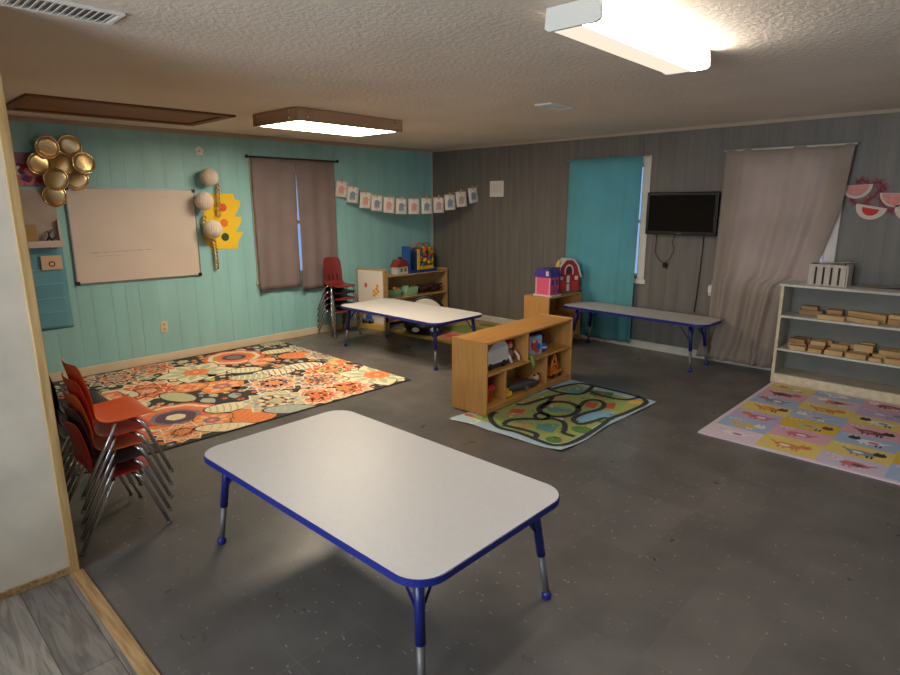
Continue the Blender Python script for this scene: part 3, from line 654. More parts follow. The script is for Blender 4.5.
kp(circ(1.45, -1.08, .12, 16, .07), 4, .001); kp(circ(.75, -1.2, .09, 14, .05), 1, .001); kp(circ(1.35, -.25, .16, 16, .08), 2, .001); kp(circ(1.7, -1.1, .07, 12), 5, .001); kp(circ(1.6, -.66, .1, 14), 1, .001)
tag(cmx.build('corner_play_mat', KC), 'yellow green and rose play mat on the floor in the far corner', 'play mat')

# ================================================================== SHELVES
def panel(name, a, b, m, t, bev=.003): return MB().box(a, b).build(name, m, t, bevel=bev)
# maple cubby, open toward +x (local), length along y
cb = thing('cubby_shelf', 'maple wooden toy cubby with five open bays standing on the road mat', 'shelf', (3.69, -3.02, .0085), math.radians(3.2))
Ln, Dp, Hh, th = 1.34, .36, .60, .018
panel('side_panel', (-Dp, 0, .0), (0, th, Hh + .008), M_maplez, cb); panel('side_panel', (-Dp, Ln - th, .0), (0, Ln, Hh + .008), M_maplez, cb)
panel('top', (-Dp, th, Hh - .02), (-.004, Ln - th, Hh - .002), M_maple, cb); panel('shelf', (-Dp + .008, th, .318), (-.004, Ln - th, .336), M_maple, cb)
panel('bottom', (-Dp + .008, th, .045), (-.004, Ln - th, .063), M_maple, cb); panel('plinth', (-.03, th, .008), (-.014, Ln - th, .045), M_maple, cb)
panel('back_panel', (-Dp, th, .03), (-Dp + .008, Ln - th, Hh - .02), M_birch, cb)
panel('divider', (-Dp + .008, .585, .336), (-.006, .603, Hh - .02), M_maplez, cb)
for y in (.265, .90): panel('divider', (-Dp + .008, y, .063), (-.006, y + .018, .318), M_maplez, cb)
def cw(x, y, z): return cb.matrix_basis @ Vector((x, y, z))
CRZ = math.radians(3.2)
# short maple shelf at the grey wall, beneath the toy houses
bs = thing('cubby_shelf', 'low maple shelf against the grey wall carrying the two toy houses', 'shelf', (2.72, -.79, 0))
Ln2 = .70
panel('side_panel', (-.36, 0, 0), (0, th, .60), M_maplez, bs); panel('side_panel', (-.36, Ln2 - th, 0), (0, Ln2, .60), M_maplez, bs)
panel('top', (-.36, th, .582), (-.003, Ln2 - th, .60), M_maple, bs); panel('shelf', (-.352, th, .31), (-.003, Ln2 - th, .328), M_maple, bs); panel('bottom', (-.352, th, .045), (-.003, Ln2 - th, .063), M_maple, bs); panel('back_panel', (-.36, th, .03), (-.352, Ln2 - th, .582), M_birch, bs)
# corner shelf along the teal wall
cs = thing('storage_shelf', 'low birch storage shelf in the far corner along the teal wall', 'shelf', (.03, -1.26, 0))
Ln3 = 1.22
panel('side_panel', (0, 0, .0), (.33, th, .72), M_birch, cs); panel('side_panel', (0, Ln3 - th, .0), (.33, Ln3, .72), M_birch, cs); panel('top', (0, th, .675), (.327, Ln3 - th, .693), M_birch, cs)
panel('shelf', (.008, th, .355), (.327, Ln3 - th, .373), M_birch, cs); panel('bottom', (.008, th, .05), (.327, Ln3 - th, .068), M_birch, cs); panel('back_panel', (0, th, .03), (.008, Ln3 - th, .675), M_birch, cs)
# white bookcase
wb = thing('bookcase', 'pale grey painted bookcase with wooden blocks along the right of the grey wall', 'bookcase', (5.02, -.42, 0))
LW = 1.24
for x in (0, LW - .025): 
    panel('side_panel', (x, .012, 0), (x + .025, .30, .93), M_case, wb); panel('front_stile', (x - .001, 0, 0), (x + .026, .012, .93), M_edge, wb)
for z in (.335, .648): panel('shelf', (.025, .0, z - .02), (LW - .025, .29, z), mat('shelf_paint', (208, 206, 198), .55, var=.1, scale=14), wb)
panel('shelf', (.025, .012, .075), (LW - .025, .29, .093), mat('bottom_board_paint', (176, 166, 150), .6, var=.1, scale=9), wb)
panel('top', (-.012, -.006, .918), (LW + .012, .305, .94), mat('top_board_paint', (216, 214, 206), .55, var=.08, scale=14), wb)
panel('plinth', (.026, 0, 0), (LW - .026, .012, .09), M_edge, wb)
panel('back_panel', (.025, .292, .02), (LW - .025, .30, .918), mat('back_board_paint', (126, 126, 122), .6, var=.08, scale=5), wb)
# wooden blocks on the bookcase: each its own thing
BG1, BG2 = 'wooden blocks on the upper bookcase shelf', 'wooden blocks on the middle bookcase shelf'
M_bl = [M_block, wood('unit_block_pale', (214, 184, 134), (190, 152, 102), 0, .55), wood('unit_block_tan', (186, 144, 94), (158, 116, 72), 0, .55)]
def block(label, group, x, y, z, L, W=.07, Hb=.036, rz=0.0, rx=0.0, ry=0.0, mi=0):
    o = MB().box((-L / 2, -W / 2, 0), (L / 2, W / 2, Hb)).build('wooden_block', M_bl[mi], bevel=.003); o.location = (x, y, z); o.rotation_euler = (rx, ry, rz); tag(o, label, 'block', group)
zu = .6485
for i, (lab, *a) in enumerate((('wooden block lying flat at the far left of the upper bookcase shelf', 5.24, -.20, zu, .19, .08, .045, .02, 0, 0, 2), ('short wooden block resting on the leftmost block of the upper shelf', 5.225, -.20, zu + .0455, .13, .07, .036, .04, 0, 0, 2),
      ('pale wooden block along the front left edge of the upper bookcase shelf', 5.435, -.355, zu, .21, .07, .04, -.03, 0, 0, 1), ('small brown block standing behind the front block on the upper shelf', 5.43, -.20, zu, .12, .09, .07, .0, 0, 0, 2),
      ('long wooden plank block slanting toward the front of the upper shelf', 5.68, -.215, zu, .30, .06, .075, -.25, 0, 0, 0), ('flat wooden plank block in front of the slanting long block', 5.665, -.325, zu, .26, .055, .036, -.28, 0, 0, 1),
      ('broad wooden block lowest of the pair at the right of the upper shelf', 5.97, -.24, zu, .27, .1, .05, .02, 0, 0, 2), ('pale wooden block on top of the pair at the right of the upper shelf', 5.96, -.24, zu + .0505, .25, .08, .034, .0, 0, 0, 1))):
    block(lab, BG1, *a)
zl = .3355; ords = ['first', 'second', 'third', 'fourth', 'fifth', 'sixth', 'seventh', 'eighth', 'ninth', 'tenth']
def brow(desc, x, y, z, lens, Hb, mis, W=.068, yaw=.03, gap=.022):
    for i, (L, h, m) in enumerate(zip(lens, Hb, mis)):
        block('wooden block, %s from left, %s of the middle bookcase shelf' % (ords[i], desc), BG2, x + L / 2, y, z, L, W, h, rnd.uniform(-yaw, yaw), 0, 0, m); x += L + gap
brow('front row', 5.14, -.362, zl, (.13, .11, .14, .15, .09, .16), (.04, .036, .045, .045, .03, .045), (1, 0, 1, 0, 1, 0))
brow('back row', 5.09, -.18, zl, (.17, .12, .15, .14, .18), (.045,) * 5, (2, 2, 2, 0, 2), W=.09)
brow('centre row', 5.1, -.27, zl, (.15, .13, .15, .15, .2), (.05,) * 5, (0, 2, 0, 2, 0), W=.07)
brow('layer atop the centre row', 5.11, -.27, zl + .051, (.13, .12, .13, .14, .18), (.036, .04, .036, .06, .04), (2, 1, 0, 1, 0), W=.07, yaw=.08, gap=.045)
brow('layer atop the back row', 5.12, -.175, zl + .046, (.14, .13, .12, .1, .17), (.04, .045, .04, .07, .045), (2, 0, 1, 0, 0), W=.07, yaw=.06, gap=.05)

# crate and papers on the bookcase
cr = thing('wooden_crate', 'whitewashed slatted wooden crate standing on the bookcase', 'crate', (5.355, -.225, .94))
M_ww = mat('whitewash_wood', (214, 204, 194), .7, rgb2=(190, 176, 164), scale=6, stretch=(8, 8, 1))
s = MB()
for k in range(5): s.box((-.145 + k * .06, -.105, 0), (-.145 + k * .06 + .043, -.097, .19))
s.build('front_slat', M_ww, cr, bevel=.002)
s = MB()
for k in range(5): s.box((-.145 + k * .06, .097, 0), (-.145 + k * .06 + .043, .105, .19))
s.build('back_slat', M_ww, cr, bevel=.002)
for x in (-.152, .14): panel('side', (x, -.096, 0), (x + .012, .096, .19), M_ww, cr, .002)
panel('bottom', (-.138, -.096, .0), (.138, .096, .01), M_ww, cr, .002); panel('top_rail', (-.15, -.114, .165), (.15, -.106, .19), M_ww, cr, .002)
panel('filling', (-.13, -.09, .012), (.13, .09, .17), mat('crate_filling', (70, 62, 60), .9, var=.3, scale=14), cr)
def sheet(name, label, cat, group, x, y, z, L, W, rz, m=M_paper, curl=.0, th=.0012):
    o = MB().grid(lambda u, v: ((u - .5) * L, (v - .5) * W, curl * (u ** 3 + .6 * (1 - v) ** 4)), 8, 8).build(name, m, solid=th, off=1); o.location = (x, y, z); o.rotation_euler = (0, 0, rz); return tag(o, label, cat, group)
sheet('paper_sheet', 'sheet of white paper with lifted corner lying on the crate', 'paper', None, 5.37, -.235, 1.1315, .31, .22, -.12, curl=.022)
G = 'papers on the bookcase top'
sheet('paper_sheet', 'white paper overhanging the front of the bookcase top beside the crate', 'paper', G, 5.75, -.325, .9405, .36, .29, .04)
sheet('paper_sheet', 'white paper at the right end of the bookcase top', 'paper', G, 6.09, -.28, .9405, .26, .26, -.06)
sheet('paper_sheet', 'brownish paper curling up at the back of the bookcase top', 'paper', G, 5.72, -.17, .9432, .30, .14, .10, mat('tan_paper', (196, 176, 156), .8, var=.1, scale=12), curl=.018)
o = MB(); o.ball((0, 0, .022), .03, 12, sq=(1.2, .8, .7)); o.build('orange_toy', mat('orange_plastic', (214, 104, 44), .4)); o = bpy.data.objects['orange_toy']; o.location = (5.96, -.20, .944); tag(o, 'small orange toy lying on papers at the right of the bookcase top', 'toy')

# ================================================================== TOYS IN THE CUBBY
def ctl(x, y, z, name, label, cat, rz=0.0, group=None):
    p = cw(x, y, z); return thing(name, label, cat, p, CRZ + rz, group)
t = ctl(-.15, .235, .3365, 'toy_van', 'white toy camper van with rounded roof in the upper left cubby bay', 'toy van', 0)
v = MB(); side = [(-.17, .0), (.15, .0), (.17, .03), (.17, .10), (.155, .15), (.12, .185), (.05, .20), (-.04, .185), (-.11, .14), (-.155, .08), (-.175, .04)]
for (y0, y1) in ((-.075, .075),):
    v.prism([(a, b + .025) for a, b in side], y0, y1, 0, True)
v.v = [(y, x, z) for x, z, y in v.v]; v.f = [tuple(q) for q in v.f]
v.build('body', mat('toy_white_body', (214, 212, 212), .35, var=.03), t, bevel=.012)
b2 = MB(); b2.box((-.078, -.17, .012), (.078, .165, .045)); b2.build('chassis', mat('toy_navy_plastic', (44, 46, 78), .4), t, bevel=.006)
r = MB()
for k in range(5): r.box((.0752, -.06 + k * .0, .075 + k * .02), (.0768, .14, .079 + k * .02))
r.build('side_groove', mat('toy_grey_trim', (166, 166, 172), .5), t)
for y in (-.09, .1):
    for x in (-.07, .068): g = MB(); g.T = Matrix.Translation((x, y, .028)) @ Matrix.Rotation(PI / 2, 4, 'Y'); g.lathe([(.012, -.014), (.028, -.012), (.028, .012), (.012, .014)], 18); g.build('wheel', M_black, t)
def toyblob(label, x, y, z, parts, cat='toy', name='plush_toy', rz=0.0):
    t = ctl(x, y, z, name, label, cat, rz)
    for nm, m, fn in parts: q = MB(); fn(q); q.build(nm, m, t)
    return t
M_pk = mat('dusty_pink_fabric', (150, 92, 96), .9, var=.15, scale=30); M_dk = mat('dark_fabric', (40, 40, 46), .9, var=.2, scale=30); M_gn = mat('leaf_green_rubber', (112, 134, 58), .6); M_rdp = mat('red_plastic', (206, 60, 44), .4); M_blp = mat('blue_plastic', (50, 96, 176), .4); M_orp = mat('orange_toy_plastic', (226, 132, 48), .45); M_yel = mat('yellow_plastic', (232, 190, 44), .4); M_wt = mat('white_toy', (210, 208, 206), .4); M_gyd = mat('dark_grey_plastic', (66, 68, 72), .5)
toyblob('dusty pink and white doll leaning beside the toy camper van', -.13, .475, .3365, (('body', M_pk, lambda q: q.ball((0, 0, .06), .055, 14, sq=(.8, .8, 1.05))), ('head', mat('doll_skin', (206, 164, 140), .6), lambda q: q.ball((0, .0, .145), .036, 14)), ('cap', M_rdp, lambda q: q.ball((-.004, 0, .165), .034, 12, sq=(1.1, 1.1, .7))), ('arm', M_wt, lambda q: (q.tube([(.03, -.05, .09), (.06, -.06, .05), (.075, -.05, .012)], .012, 8), q.tube([(.03, .05, .09), (.06, .06, .05), (.075, .055, .012)], .012, 8)))), 'doll', 'doll')
toyblob('dark folded cloth heaped at the back of the upper left bay', -.295, .40, .3365, (('fold', M_dk, lambda q: (q.ball((0, -.12, .07), .075, 14, sq=(.6, 1.5, .9)), q.ball((.0, .03, .06), .07, 14, sq=(.55, 1.3, .85)))),), 'cloth', 'folded_cloth')
t = ctl(-.10, .83, .3365, 'picture_book', 'red and blue picture box propped up in the upper right cubby bay', 'box', -.25)
MB().box((-.02, -.075, 0), (.02, .075, .17)).build('cover', mat('picture_pale_blue', (150, 182, 206), .5), t, bevel=.002)
q = MB(); q.T = Matrix.Translation((.0208, 0, 0)) @ Matrix.Rotation(PI / 2, 4, 'Z') @ Matrix.Rotation(PI / 2, 4, 'X')
q.poly([(x, y, 0) for x, y in circ(-.015, .09, .045, 16, .055)], 0); q.poly([(x, y, .0004) for x, y in circ(.03, .07, .032, 14)], 1); q.poly([(x, y, .0006) for x, y in circ(-.02, .125, .018, 12)], 2); q.poly([(x, y, .0005) for x, y in circ(.02, .03, .03, 12, .018)], 0)
q.build('picture', [M_rdp, M_blp, M_wt], t)
toyblob('green toy crocodile hanging over the edge of the upper cubby shelf', -.03, .66, .3365, (('body', M_gn, lambda q: q.tube([(-.13, .03, .02), (-.08, .01, .024), (-.02, .0, .024), (.025, -.005, .018), (.042, -.008, -.03), (.048, -.01, -.075)], [.006, .014, .022, .02, .016, .008], 10)), ('leg', M_gn, lambda q: [q.tube([(x, 0, .018), (x, s * .03, .008)], .007, 6) for x in (-.08, -.02) for s in (-1, 1)]), ('crest', mat('olive_rubber', (150, 160, 70), .6), lambda q: [q.ball((x, .008, .042), .007, 8) for x in (-.08, -.06, -.04, -.02, .0)])), 'toy crocodile', 'toy_crocodile')
toyblob('dark blue fabric bag slumped at the back of the upper right bay', -.24, 1.02, .3365, (('bag', mat('navy_fabric', (34, 40, 60), .9, var=.2, scale=20), lambda q: (q.ball((0, 0, .085), .095, 16, sq=(.75, 1.75, .88)), q.ball((-.02, -.17, .065), .07, 14, sq=(.9, 1.1, .9)))), ('strap', M_dk, lambda q: q.tube([(.06, -.1, .11), (.08, 0, .14), (.06, .1, .11)], .007, 8))), 'bag', 'fabric_bag')
toyblob('bright blue toy ball beside the picture box in the cubby', -.1, .965, .3365, (('ball', M_blp, lambda q: q.ball((0, 0, .045), .045, 16)), ('stripe', M_wt, lambda q: q.lathe([(.0453, .038), (.0456, .045), (.0453, .052)], 20))), 'ball', 'toy_ball')
toyblob('red plastic bin in the lower left cubby bay', -.14, .14, .0635, (('bin', mat('coral_bin_plastic', (206, 96, 66), .45), lambda q: q.lathe([(.07, 0), (.09, .12), (.096, .125), (.09, .128), (.083, .122), (.066, .006)], 24)), ('rim', M_rdp, lambda q: q.lathe([(.0925, .112), (.098, .114), (.098, .128), (.0925, .13)], 24))), 'bin', 'toy_bin')
toyblob('white plastic tub at the back of the lower middle bay', -.255, .385, .0635, (('tub', M_wt, lambda q: q.lathe([(.06, 0), (.07, .16), (.07, .17)], 24)), ('lid', M_wt, lambda q: q.lathe([(.073, .17), (.074, .188), (.066, .192)], 24))), 'tub', 'plastic_tub')
toyblob('yellow and black toy loader at the left of the lower middle bay', -.08, .345, .0635, (('body', M_yel, lambda q: (q.box((-.05, -.035, .03), (.03, .035, .07)), q.box((-.04, -.028, .07), (.0, .028, .105)))), ('bucket', M_yel, lambda q: q.box((.035, -.04, .012), (.06, .04, .05))), ('wheel', M_black, lambda q: [q.ball((x, s * .035, .024), .024, 12, sq=(1, .5, 1)) for x in (-.035, .02) for s in (-1, 1)])), 'toy loader', 'toy_loader')
toyblob('dark grey toy jet plane lying across the lower middle bay', -.06, .60, .0635, (('fuselage', M_gyd, lambda q: q.tube([(-.05, -.19, .035), (-.03, -.13, .045), (0, 0, .05), (.03, .12, .045), (.05, .19, .035)], [.012, .032, .036, .03, .006], 14)), ('wing', mat('mid_grey_plastic', (104, 106, 110), .5), lambda q: q.prism([(-.1, -.02), (-.02, .05), (.09, -.02), (.1, -.06), (.0, -.02), (-.1, -.06)], .038, .044)), ('tail', M_gyd, lambda q: q.box((-.052, -.19, .04), (-.046, -.13, .11)))), 'toy plane', 'toy_plane')
toyblob('tan stuffed animal curled at the right of the lower middle bay', -.10, .825, .0635, (('body', mat('tan_plush', (178, 134, 86), .95, var=.1, scale=40), lambda q: q.ball((0, 0, .045), .05, 14, sq=(1, 1.1, .9))), ('head', mat('pale_plush', (206, 172, 128), .95), lambda q: q.ball((.045, -.02, .07), .032, 12)), ('ear', M_dk, lambda q: (q.ball((.045, -.045, .095), .011, 8), q.ball((.045, .008, .097), .011, 8)))), 'stuffed animal', 'stuffed_animal')
toyblob('orange wooden toy crane in the lower right cubby bay', -.09, 1.135, .0635, (('base', M_orp, lambda q: q.box((-.05, -.09, .03), (.05, .09, .06))), ('tower', M_orp, lambda q: (q.tube([(.02, -.07, .06), (.02, 0, .225)], .013, 6), q.tube([(.02, .07, .06), (.02, 0, .225)], .013, 6), q.tube([(.02, -.045, .12), (.02, .045, .12)], .011, 6), q.box((-.02, -.05, .06), (.01, .05, .10)))), ('wheel', M_black, lambda q: [q.ball((s * .05, y, .024), .024, 12, sq=(.5, 1, 1)) for y in (-.06, .06) for s in (-1, 1)])), 'toy crane', 'toy_crane')

# ================================================================== TOY HOUSES ON THE SHORT SHELF
t = thing('toy_house', 'pink toy house with purple roof on the short maple shelf', 'toy house', (2.575, -.635, .6005), .0)
M_pnk = mat('pink_plastic', (224, 92, 128), .4); M_pur = mat('purple_plastic', (78, 54, 150), .4); M_hp = mat('magenta_plastic', (190, 60, 120), .4)
MB().box((-.13, -.12, 0), (.14, .14, .018)).build('base', M_wt, t, bevel=.004); MB().box((-.105, -.10, .018), (.105, .12, .21)).build('wall', M_pnk, t, bevel=.004)
r = MB(); r.prism([(-.125, .205), (.125, .205), (.115, .26), (.08, .30), (-.08, .30), (-.115, .26)], -.115, .135); r.v = [(x, z, y) for x, y, z in r.v]; r.f = [tuple(reversed(q)) for q in r.f]; r.build('roof', M_pur, t, bevel=.006)
MB().box((.05, -.117, .225), (.09, -.112, .275)).build('roof_window', M_wt, t); w = MB(); w.box((.1055, -.06, .12), (.109, -.01, .18)); w.box((.1055, .04, .12), (.109, .09, .18)); w.build('window', M_pur, t); MB().box((.1055, -.03, .02), (.110, .06, .11)).build('door', M_hp, t); c = MB()
for x in (-.10, .10): c.box((x - .01, -.105, .018), (x + .01, -.095, .205))
c.build('corner_post', mat('pale_pink_plastic', (236, 158, 178), .4), t)
MB().ball((.112, .1, .05), .016, 10).build('flower_ornament', M_pur, t)
toy_root = t
for ch in t.children: ch.scale = (.95, .82, 1.08)
t = thing('toy_barn', 'red toy barn with white gambrel roof on the short maple shelf', 'toy barn', (2.592, -.25, .6005), -.6)
M_brn = mat('barn_red_plastic', (168, 36, 34), .4); gm = [(-.16, .0), (.16, .0), (.16, .19), (.12, .29), (.05, .345), (-.05, .345), (-.12, .29), (-.16, .19)]
b = MB(); b.prism([(x, z + .01) for x, z in gm], -.06, .08); b.v = [(z, x, y) for x, y, z in b.v]; b.build('wall', M_brn, t, bevel=.003)
rf = MB(); path = [(-.185, .16), (-.165, .205), (-.13, .30), (-.055, .368), (.055, .368), (.13, .30), (.165, .205), (.185, .16)]
inn = [(-.165, .16), (-.15, .20), (-.118, .288), (-.048, .35), (.048, .35), (.118, .288), (.15, .20), (.165, .16)]
for i in range(7):
    p, q, q2, p2 = path[i], path[i + 1], inn[i + 1], inn[i]
    vs = [(x, y, z + .01) for x in (-.08, .105) for y, z in (p, q, q2, p2)]; rf.add(vs, [(0, 1, 2, 3), (7, 6, 5, 4), (0, 4, 5, 1), (1, 5, 6, 2), (2, 6, 7, 3), (3, 7, 4, 0)])
rf.build('roof', M_wt, t, bevel=.003)
ar = MB(); ar.tube([(.084, -.055, .205)] + [(.084, -.055 * math.cos(a), .25 + .055 * math.sin(a)) for a in [PI * k / 10 for k in range(11)]] + [(.084, .055, .205)], .009, 8); ar.build('loft_arch', M_wt, t)
MB().add([(.0815, y, z) for y, z in [(-.045, .21), (.045, .21)] + [(.045 * math.cos(a), .25 + .045 * math.sin(a)) for a in [PI * k / 10 for k in range(11)]]], [tuple(range(13))]).build('loft_door', mat('dark_red_plastic', (96, 20, 22), .5), t)
for y0, y1, z0, z1 in ((-.03, .01, .115, .19), (-.03, .01, .02, .10), (.085, .13, .145, .185), (-.125, -.085, .145, .18)): MB().box((.081, y0, z0), (.086, y1, z1)).build('shutter', M_wt, t)
for y0, y1 in ((-.13, -.045), (.04, .13)): MB().box((.081, y0, .012), (.085, y1, .13)).build('door', mat('bright_barn_red', (196, 52, 42), .4), t)
MB().box((-.085, -.19, 0), (.14, .19, .011)).build('base', mat('grass_green_plastic', (96, 134, 84), .5), t)
sl = MB(); sl.lathe([(.03, .20), (.042, .21), (.05, .27), (.05, .275)], 18, c=(.06, -.155, .01)); sl.build('loft_basket', mat('red_cup_plastic', (204, 54, 40), .4), t); sl = MB(); sl.ball((.06, -.155, .31), .032, 12); sl.ball((.075, -.15, .345), .02, 10); sl.build('rooster', mat('pale_yellow_plastic', (226, 196, 110), .45), t)

for ch in t.children: ch.scale = (.85, .88, 1.1)
# ================================================================== CORNER SHELF TOYS
t = thing('toy_house', 'small white toy house with red roof on the corner shelf', 'toy house', (.215, -.875, .6935), .1)
MB().box((-.05, -.11, 0), (.07, .11, .11)).build('wall', M_wt, t, bevel=.003); r = MB(); r.prism([(-.13, .105), (.13, .105), (.05, .2), (-.05, .2)], -.065, .085); r.v = [(z, x, y) for x, y, z in r.v]; r.build('roof', mat('brick_red_plastic', (142, 56, 44), .5), t)
w = MB()
for y in (-.03, .05): w.box((.0705, y - .022, .03), (.073, y + .022, .08))
w.build('window', mat('olive_window_plastic', (110, 116, 52), .5), t); MB().box((-.02, .0, .19), (.02, .04, .235)).build('chimney', mat('brown_plastic', (90, 50, 40), .5), t)
t = thing('activity_cube', 'blue and yellow bead activity cube on the corner shelf', 'toy', (.185, -.475, .6935), .0)
MB().box((-.13, -.25, 0), (.14, .25, .035)).build('base', mat('deep_blue_plastic', (38, 60, 138), .4), t, bevel=.006); MB().box((-.1, -.235, .035), (.07, -.21, .37)).build('side_panel', M_blp, t, bevel=.004); MB().box((-.1, .215, .035), (.07, .24, .33)).build('side_panel', M_yel, t, bevel=.004)
f = MB(); f.box((.075, -.10, .035), (.095, -.05, .33)); f.box((.075, -.05, .035), (.095, .22, .085)); f.build('front_panel', M_yel, t, bevel=.004)
MB().box((-.1, -.21, .035), (-.085, .215, .34)).build('back_panel', mat('mid_blue_plastic', (58, 104, 160), .4), t)
bd = MB(); rr = random.Random(3)
for k in range(46): bd.ball((rr.uniform(.0, .09), rr.uniform(-.02, .19), rr.uniform(.1, .35)), rr.uniform(.018, .032), 8, rr.randrange(5))
bd.build('bead_maze', [M_orp, M_rdp, M_yel, M_gn, M_blp], t)
wr = MB()
for k, m in enumerate((0, 1, 3)): wr.tube([(.0, -.16 + .1 * k, .3), (.01, -.1 + .1 * k, .4), (.02, -.02 + .1 * k, .41), (.02, .04 + .1 * k, .3)], .008, 8, m)
wr.build('bead_wire', [M_orp, M_rdp, M_yel, M_gn], t)
def bin_(label, y, m, w, fillm):
    t = thing('storage_bin', label, 'bin', (.20, y, .3735)); q = MB(); a, b = w / 2, .12
    q.prism([(x * .88, yy * .88) for x, yy in rrect(.2, w, .03, 4)], 0, .008); o = rrect(.2, w, .03, 4); n = len(o)
    vs = [(x * .88, yy * .88, .0) for x, yy in o] + [(x, yy, .12) for x, yy in o] + [(x * .95, yy * .95, .12) for x, yy in o] + [(x * .85, yy * .85, .008) for x, yy in o]
    fs = [(r * n + k, r * n + (k + 1) % n, (r + 1) * n + (k + 1) % n, (r + 1) * n + k) for r in range(3) for k in range(n)]; q.add(vs, fs, 0, True); q.build('tub', m, t)
    g = MB(); rr = random.Random(int(abs(y) * 100))
    for k in range(16): g.ball((rr.uniform(-.06, .06), rr.uniform(-w / 2 + .035, w / 2 - .035), rr.uniform(.085, .125)), rr.uniform(.02, .032), 8, rr.randrange(len(fillm)))
    g.build('contents', fillm, t)['kind'] = 'stuff'
M_bing = mat('sage_green_bin', (122, 156, 124), .5); M_bing2 = mat('mint_green_bin', (142, 176, 144), .5)
bin_('sage green bin of brown toys on the corner shelf', -1.04, M_bing, .30, [mat('toy_brown', (112, 80, 50), .6), M_orp, M_gyd]); bin_('mint green bin of green toys on the corner shelf', -.70, M_bing2, .26, [M_bing2, M_gn, mat('toy_teal', (96, 150, 130), .5)])
t = thing('cloth_pile', 'pile of dark maroon dress-up clothes on the corner shelf', 'clothes', (.21, -.33, .3735)); q = MB()
for x, y, z, r, sq in ((0, -.08, .055, .08, (1, 1.4, .7)), (.02, .1, .05, .08, (1, 1.5, .6)), (.03, .0, .09, .07, (1, 1.9, .6)), (.07, .14, .06, .05, (1, 1.5, .6)), (.06, -.12, .07, .05, (1, 1.5, .5))): q.ball((x, y, z), r, 14, sq=sq)
q.build('garment', mat('maroon_cloth', (66, 32, 34), .9, var=.3, scale=16), t); q = MB(); q.tube([(.1, .06, .1), (.12, .12, .11), (.1, .2, .12)], .018, 8); q.build('sleeve', mat('dark_brown_cloth', (50, 34, 34), .9), t)

# upright flannel board cabinet, left end of the corner shelf
ec = thing('play_cabinet', 'wood framed white board cabinet with magnets standing before the corner shelf', 'cabinet', (.105, -1.545, 0), .19)
panel('side_panel', (0, .0, 0), (.02, .09, .80), M_birch, ec); panel('side_panel', (.45, .0, 0), (.47, .09, .80), M_birch, ec); panel('top', (.0, 0, .80), (.47, .09, .818), M_birch, ec); panel('shelf', (.02, .0, .26), (.45, .08, .278), M_birch, ec); panel('bottom', (.02, 0, .05), (.45, .08, .07), mat('yellow_birch', (206, 168, 92), .45), ec); panel('plinth', (.02, .004, 0), (.45, .02, .05), MATS['yellow_birch'], ec); panel('back_panel', (.02, .08, .02), (.45, .09, .80), mat('white_back_board', (214, 208, 198), .5), ec)
bd = panel('magnet_board', (.02, .0, .278), (.45, .012, .80), mat('white_board_paint', (232, 224, 212), .4), ec, .002)
mg = MB(); mg.T = Matrix.Rotation(PI / 2, 4, 'X')
mg.prism([(x, y) for x, y in circ(.16, .60, .022, 14, .034)], 0, .004, 0)
for a, b, m in ((.30, .53, 1), (.345, .56, 1), (.335, .50, 1), (.30, .475, 1), (.36, .60, 1), (.375, .53, 1)):
    mg.prism(circ(a, b, .024, 12), 0, .004, m); mg.prism(circ(a, b, .010, 10), .004, .006, 2)
mg.build('magnet', [mat('rose_magnet', (190, 92, 82), .5), mat('yellow_magnet', (230, 180, 70), .5), mat('orange_magnet', (200, 120, 50), .5)], ec)
t = thing('toy_truck', 'small blue toy truck on the bottom of the white board cabinet', 'toy truck', (.232, -1.479, .0705), .19); MB().box((-.09, -.026, .025), (.09, .026, .06)).build('body', mat('slate_blue_plastic', (84, 110, 150), .45), t, bevel=.006); MB().box((-.02, -.025, .06), (.06, .025, .11)).build('cab', M_blp, t, bevel=.01); q = MB()
for x in (-.055, .055):
    for s in (-1, 1): q.ball((x, s * .026, .024), .024, 12, sq=(1, .3, 1))
q.build('wheel', M_black, t)

# black and white round toddler seat behind the far table
t = thing('toddler_seat', 'round black toddler seat with a white domed back behind the far table', 'seat', (1.04, -1.16, .0105), .78)
q = MB(); q.lathe([(.16, 0), (.24, .02), (.285, .09), (.29, .16), (.27, .18), (.2, .165), (.05, .16)], 36); q.build('base', M_black, t)
q = MB(); dome = [(.25 * math.cos(a), .16 + .27 * math.sin(a)) for a in [PI * k / 20 for k in range(21)]]; q.prism(dome, .12, .17); q.v = [(x, z, y) for x, y, z in q.v]; q.f = [tuple(reversed(f)) for f in q.f]; q.build('backrest', mat('white_seat_plastic', (222, 212, 200), .45), t, bevel=.008)
q = MB(); q.tube([(.262 * math.cos(a), .145, .16 + .282 * math.sin(a)) for a in [PI * k / 24 for k in range(25)]], .026, 10); q.build('back_rim', M_black, t)
for a in (-PI / 2 - .42, -PI / 2 + .42):
    q = MB(); q.T = Matrix.Rotation(a, 4, 'Z') @ Matrix.Translation((.282, 0, .09)) @ Matrix.Rotation(PI / 2, 4, 'Y'); q.prism(circ(0, 0, .03, 16, .05), -.01, .012); q.build('handle_patch', M_wt, t)

